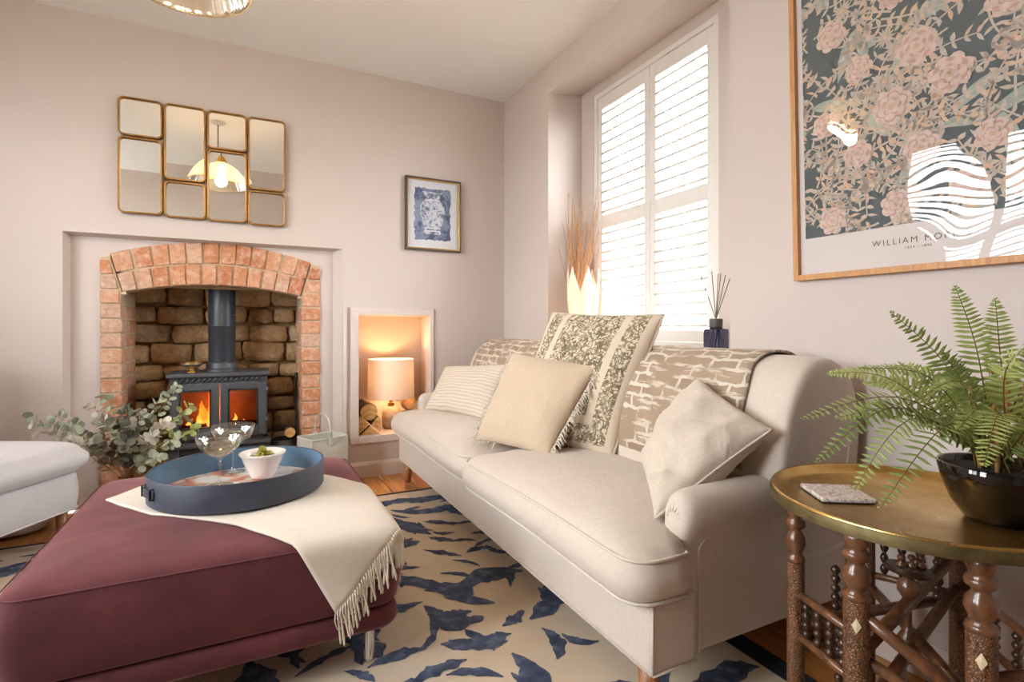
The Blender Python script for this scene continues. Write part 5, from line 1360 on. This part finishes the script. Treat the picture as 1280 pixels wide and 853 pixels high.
for k in range(6):
    a0 = 2 * PI * k / 6 + 0.3
    def pf(u, v, a0=a0):
        wdt = 0.62 * math.sin(PI * (0.10 + 0.90 * v)) ** 0.7 * (1 - v ** 6) + 0.02; a = a0 + (u - 0.5) * 2 * wdt
        r = 0.030 + 0.055 * math.sin(PI * (0.12 + 0.62 * v)) + (0.018 * v ** 3) + 0.006 * (k % 2)
        return (SLP[0] + r * math.cos(a), SLP[1] + r * math.sin(a), SLP[2] + 0.06 + 0.41 * v)
    obj('petal', grid(9, 14, pf), M['petal'], tl, smooth=True, solid=0.0015)
obj('bulb', lathe([(0.010, 0.10), (0.012, 0.13), (0.022, 0.16), (0.022, 0.19), (0.012, 0.21), (0.001, 0.215)], 16, SLP), M['bulb'], tl, smooth=True)
lamp('petal_lamp_light', (SLP[0], SLP[1], SLP[2] + 0.245), (1.0, 0.50, 0.18), 0.9, 0.02)
tw = thing('twig_vase', 'slim vase of dried twigs and feathery grass behind the petal lamp', 'vase', (1.80, 2.70, ZS))
VC = (1.80, 2.70, ZS)
obj('vase_body', lathe([(0.035, 0.0), (0.04, 0.02), (0.045, 0.10), (0.03, 0.20), (0.022, 0.24), (0.027, 0.25), (0.024, 0.25), (0.019, 0.24), (0.0, 0.22)], 24, VC, cap=False), simple('clay_vase', '#cdb8a0', 0.8), tw, smooth=True)
M['twig'] = simple('dry_twig', '#a97c52', 0.8, var=(30, 0.2)); M['plume'] = simple('dry_plume', '#c9a37c', 0.95)
rt = random.Random(4)
for i in range(44):
    b = Vector((VC[0] + rt.uniform(-.012, .012), VC[1] + rt.uniform(-.012, .012), ZS + 0.12))
    tip = Vector((VC[0] + rt.uniform(-0.14, 0.05), min(VC[1] + rt.gauss(-0.06, 0.13), 2.78), ZS + rt.uniform(0.55, 0.92)))
    mid = b.lerp(tip, 0.55) + Vector((rt.uniform(-.02, .02), rt.uniform(-.02, .02), 0.03))
    pts = spline([b, mid, tip], 12); tg = obj('twig', tube(pts, [0.003 - 0.002 * k / 11 for k in range(12)], 5), M['twig'], tw, smooth=True)
    if i % 2 == 0:
        g = G()
        for k in range(26):
            s_ = rt.uniform(0.5, 1.0) * 11; a = min(int(s_), 10); p = pts[a].lerp(pts[a + 1], s_ - a); d = (pts[a + 1] - pts[a]).normalized() * 0.028 + Vector((rt.uniform(-1, 1), rt.uniform(-1, 1), rt.uniform(-.3, .6))) * 0.012
            q = p + d
            if q.y > 2.785: q.y = 2.785
            g.add(*tube([p, q], [0.0011, 0.0004], 3))
        obj('plume', g, M['plume'], tg)['kind'] = 'stuff'
DC = (1.775, 1.605, ZS)
df = thing('reed_diffuser', 'square dark blue glass reed diffuser on the window sill', 'diffuser', DC)
mg = Mat('blue_glass'); mg.set(Base_Color=srgb('#6c6c92'), Roughness=0.03, IOR=1.4, Transmission_Weight=0.85)
o_ = rrect(0.078, 0.078, 0.012, 4, 1)
def sq(s_, z): return [(DC[0] + a * s_, DC[1] + b * s_, DC[2] + z) for a, b in o_]
obj('bottle', loft([sq(0.97, 0.0), sq(1.0, 0.004), sq(1.0, 0.100), sq(0.95, 0.109), sq(0.55, 0.113), sq(0.42, 0.117)]), mg.m, df, auto=40)
obj('collar', lathe([(0.020, 0.114), (0.027, 0.117), (0.027, 0.150), (0.024, 0.153), (0.006, 0.153)], 28, DC), simple('charcoal_cap', '#4d4f4c', 0.5), df, auto=40)
for (dx, dy, dz) in ((-0.01, 0.075, 0.345), (-0.01, 0.014, 0.355), (0.02, -0.008, 0.345), (-0.02, -0.03, 0.34), (0.0, -0.05, 0.335), (0.01, -0.068, 0.33)):
    obj('reed', tube([(DC[0] - dx * .25, DC[1] - dy * .3, DC[2] + 0.02), (DC[0], DC[1], DC[2] + 0.15), (DC[0] + dx, DC[1] + dy, DC[2] + dz)], 0.0019, 6), simple('reed', '#6f655d', 0.8), df, smooth=True)

# ------------------------------------------------------------------ grey armchair at the left
CA = math.atan2(0.83, 0.55)      # width direction
CC = (-1.075, 2.72)
ac = thing('armchair', 'pale grey upholstered armchair left of the ottoman', 'armchair', (CC[0], CC[1], 0))
# local frame: a along the front edge, b towards the back
fa = Vector((-0.50, -0.866)); fb = Vector((-0.866, 0.50)); corner = Vector((-0.625, 2.90))
def ch(a, b, z): p = corner + fa * a + fb * b; return Vector((p.x, p.y, z))
ang = math.atan2(fa.y, fa.x)
def chair_cushion(a0, a1, b0, b1, z0, z1, crown, r, bulge):
    c = ch((a0 + a1) / 2, (b0 + b1) / 2, 0); return ring_cushion(c.x, c.y, a1 - a0, b1 - b0, z0, z1, crown, r, bulge, ang)
g, lo, hi = chair_cushion(0.0, 0.80, 0.0, 0.52, 0.335, 0.435, 0.045, 0.07, 0.03); sc_ = obj('seat_cushion', g, M['chair_grey'], ac, smooth=True)
g, lo, hi = chair_cushion(0.02, 0.78, 0.01, 0.60, 0.175, 0.325, 0.0, 0.05, 0.006); obj('base', g, M['chair_grey'], ac, smooth=True)
obj('base_piping', tube(lo, 0.004, 6, True), M['chair_grey'], ac, smooth=True)
g, lo, hi = chair_cushion(0.0, 0.80, 0.53, 0.68, 0.18, 0.80, 0.03, 0.06, 0.02); obj('backrest', g, M['chair_grey'], ac, smooth=True)
for a, b in ((0.07, 0.06), (0.73, 0.06), (0.07, 0.55), (0.73, 0.55)):
    p = ch(a, b, 0); obj('leg', lathe([(0.014, 0.013 if (p.y < 2.96) else 0.001), (0.022, 0.175)], 14, (p.x, p.y, 0)), M['oakleg'], ac, smooth=True)
bn = obj('taupe_stand_in', ring_cushion(-1.22, 3.20, 0.75, 0.26, 0.02, 0.22, 0.06, 0.10, 0.02, 0.05)[0], M['taupe'], None, smooth=True, loc=(-1.22, 3.20, 0.005))  # made-up soft form standing in for an unidentified brown shape
tag(bn, 'plain taupe stand-in for a blurred brown shape behind the grey armchair', 'cushion')

# ------------------------------------------------------------------ tin carrier beside the fireplace
tn = thing('tin_carrier', 'pale painted tin box with a wire carrying handle beside the log niche', 'box', (0.385, 3.20, 0))
mtin = simple('pale_tin', '#c9c8bd', 0.6, 0.1, var=(12, 0.12), bump=(40, .15))
TM = Matrix.Translation((0.385, 3.20, 0)) @ Matrix.Rotation(math.radians(20), 4, 'Z')
g = G()
for b_ in ((-0.11, 0.11, -0.09, -0.084, 0.004, 0.325), (-0.11, 0.11, 0.084, 0.09, 0.004, 0.325), (-0.11, -0.104, -0.084, 0.084, 0.004, 0.325), (0.104, 0.11, -0.084, 0.084, 0.004, 0.325), (-0.104, 0.104, -0.084, 0.084, 0.004, 0.012)):
    g.add(*box(*b_))
obj('tin_body', g.xf(TM), mtin, tn, bevel=0.002)
obj('rolled_rim', tube([TM @ Vector((a, b, 0.325)) for a, b in rrect(0.22, 0.18, 0.012, 3, 2)], 0.005, 6, True), mtin, tn, smooth=True)
for s_ in (-1, 1):
    obj('handle_ear', G().add(*box(-0.012, 0.012, s_ * 0.094 - 0.003, s_ * 0.094 + 0.003, 0.285, 0.34)).xf(TM), mtin, tn, bevel=0.001)
obj('wire_handle', tube([TM @ Vector((0.0, 0.095 * math.cos(t), 0.33 + 0.125 * math.sin(t) ** 0.7)) for t in [PI * i / 20 for i in range(21)]], 0.0045, 6), mtin, tn, smooth=True)

# ------------------------------------------------------------------ eucalyptus arrangement
EC = (-0.50, 3.08)
ev = thing('flower_vase', 'amber glazed vase holding dried eucalyptus on the floor by the hearth', 'vase', (EC[0], EC[1], 0))
obj('vase_body', lathe([(0.05, 0.001), (0.075, 0.02), (0.085, 0.10), (0.065, 0.19), (0.05, 0.22), (0.055, 0.235), (0.05, 0.235), (0.045, 0.22), (0.0, 0.19)], 32, (EC[0], EC[1], 0), cap=False), simple('amber_glaze', '#a8743a', 0.3), ev, smooth=True)
eu = thing('eucalyptus', 'spreading bunch of dried grey-green eucalyptus sprigs beside the fireplace', 'foliage', (EC[0], EC[1], 0.2))
M['eu1'] = leafmat('eucalyptus_leaf', '#8f9a84', '#ccd0ba', 0.15); M['eu2'] = leafmat('eucalyptus_pale', '#b9b3a4', '#d9d2c6', 0.15); M['eu3'] = leafmat('eucalyptus_dark', '#4d4b40', '#7d7a66', 0.1); M['eu4'] = leafmat('eucalyptus_lime', '#9aa860', '#c6cf8c', 0.2)
re_ = random.Random(12)
tips = [(-0.40, 0.02, 0.55), (-0.36, -0.05, 0.50), (-0.30, 0.06, 0.54), (-0.24, -0.08, 0.50), (-0.16, 0.04, 0.58), (-0.10, -0.02, 0.63), (-0.03, 0.05, 0.55), (0.04, -0.05, 0.56), (0.12, 0.02, 0.62), (0.19, -0.04, 0.66), (0.24, 0.0, 0.56), (0.28, -0.08, 0.46), (0.20, -0.12, 0.42), (0.10, -0.12, 0.44),
        (0.0, -0.14, 0.42), (-0.10, -0.14, 0.43), (-0.2, -0.15, 0.44), (0.22, 0.06, 0.5), (0.05, 0.1, 0.5), (-0.06, 0.1, 0.48), (0.14, -0.16, 0.33), (-0.14, 0.1, 0.5), (-0.02, -0.08, 0.5), (0.08, 0.0, 0.48), (-0.3, -0.12, 0.42), (0.16, -0.1, 0.5)]
for i, (dx, dy, z) in enumerate(tips):
    b = Vector((EC[0] + re_.uniform(-.02, .02), EC[1] + re_.uniform(-.02, .02), 0.20)); tip = Vector((EC[0] + dx, EC[1] + dy, z))
    mid = b.lerp(tip, 0.5) + Vector((0, 0, 0.06)); pts = spline([b, mid, tip], 16)
    sp = obj('sprig_stem', tube(pts, [0.002 - 0.0014 * k / 15 for k in range(16)], 5), M['twig'], eu, smooth=True)
    g = G()
    for k in range(4, 16):
        p = pts[k]; t = (pts[min(k + 1, 15)] - pts[k - 1]).normalized()
        for s_ in (-1, 1):
            ax = Vector((re_.uniform(-1, 1), re_.uniform(-1, 1), re_.uniform(-.6, .8))); d = (ax - t * ax.dot(t)).normalized() * 1.0 + t * 0.3
            d.normalize(); w = d.cross(Vector((re_.uniform(-1, 1), re_.uniform(-1, 1), re_.uniform(-1, 1)))).normalized(); r = re_.uniform(0.013, 0.021); c = p + d * (r + 0.004); nn = d.cross(w)
            pts8 = [c + (d * math.cos(a) * r * 1.15 + w * math.sin(a) * r * 0.95) for a in [2 * PI * q / 7 for q in range(7)]]
            g.add(pts8 + [c + nn * r * 0.22], [(q, (q + 1) % 7, 7) for q in range(7)])
    key = 'eu4' if i in (11, 10) else ('eu3' if i in (14, 15, 22, 23, 19) else ('eu2' if i % 3 == 1 else 'eu1'))
    lf = obj('leaves', g, M[key], sp, smooth=True); lf['kind'] = 'stuff'

# ------------------------------------------------------------------ pendant lamps
def pend_mat():
    m = Mat('pendant_glass'); m.t.nodes.remove(m.b)
    d = m.n('ShaderNodeBsdfTranslucent'); gl = m.n('ShaderNodeBsdfGlossy'); tr = m.n('ShaderNodeBsdfTransparent'); gl.inputs['Roughness'].default_value = 0.15
    d.inputs[0].default_value = srgb('#f3e6cf'); tr.inputs[0].default_value = srgb('#f6ecd8')
    a = m.n('ShaderNodeMixShader'); a.inputs[0].default_value = 0.40; b = m.n('ShaderNodeMixShader'); fr = m.n('ShaderNodeFresnel'); m.l(fr.outputs[0], b.inputs[0])
    m.l(d.outputs[0], a.inputs[1]); m.l(tr.outputs[0], a.inputs[2]); m.l(a.outputs[0], b.inputs[1]); m.l(gl.outputs[0], b.inputs[2]); m.l(b.outputs[0], m.out.inputs[0]); return m.m
M['pendant'] = pend_mat()
def pendant(x, y, z, k, label, power):
    t = thing('pendant_lamp', label, 'pendant', (x, y, z))
    pf = [(0.188, 0.0), (0.190, 0.006), (0.184, 0.020), (0.172, 0.045), (0.150, 0.085), (0.118, 0.125), (0.080, 0.155), (0.045, 0.172), (0.032, 0.180)]
    v, f = [], []
    seg = 96
    for r, h in pf:
        for i in range(seg):
            a = 2 * PI * i / seg; rr_ = r * k * (1 + 0.012 * math.cos(a * 32) * (1 if h < .16 else 0)); v.append((x + rr_ * math.cos(a), y + rr_ * math.sin(a), z + h * k))
    for q in range(len(pf) - 1):
        for i in range(seg): f.append((q * seg + i, q * seg + (i + 1) % seg, (q + 1) * seg + (i + 1) % seg, (q + 1) * seg + i))
    obj('glass_shade', (v, f), M['pendant'], t, smooth=True)
    obj('rim', tube([(x + 0.189 * k * math.cos(a), y + 0.189 * k * math.sin(a), z + 0.002) for a in [2 * PI * i / 64 for i in range(64)]], 0.004, 6, True), M['pendant'], t, smooth=True)
    obj('lamp_holder', lathe([(0.034 * k, 0.172 * k), (0.036 * k, 0.19 * k), (0.02 * k, 0.22 * k), (0.008, 0.23 * k)], 20, (x, y, z)), M['brass'], t, smooth=True)
    obj('cord', tube([(x, y, z + 0.225 * k), (x, y, ZC - 0.015)], 0.004, 8), M['black'], t, smooth=True)
    obj('ceiling_rose', lathe([(0.05, 0.0), (0.048, -0.01), (0.03, -0.02), (0.008, -0.022)][::-1], 24, (x, y, ZC)), M['white'], t, smooth=True)
    obj('bulb', lathe([(0.014, 0.165 * k), (0.018, 0.14 * k), (0.03, 0.105 * k), (0.03, 0.085 * k), (0.016, 0.065 * k), (0.001, 0.06 * k)], 20, (x, y, z)), M['bulb'], t, smooth=True)
    lamp('pendant_light', (x, y, z + 0.035 * k), (1.0, 0.72, 0.42), power, 0.04)
pendant(-0.19, 2.03, 2.09, 1.05, 'ribbed glass pendant lamp hanging from the ceiling', 12)
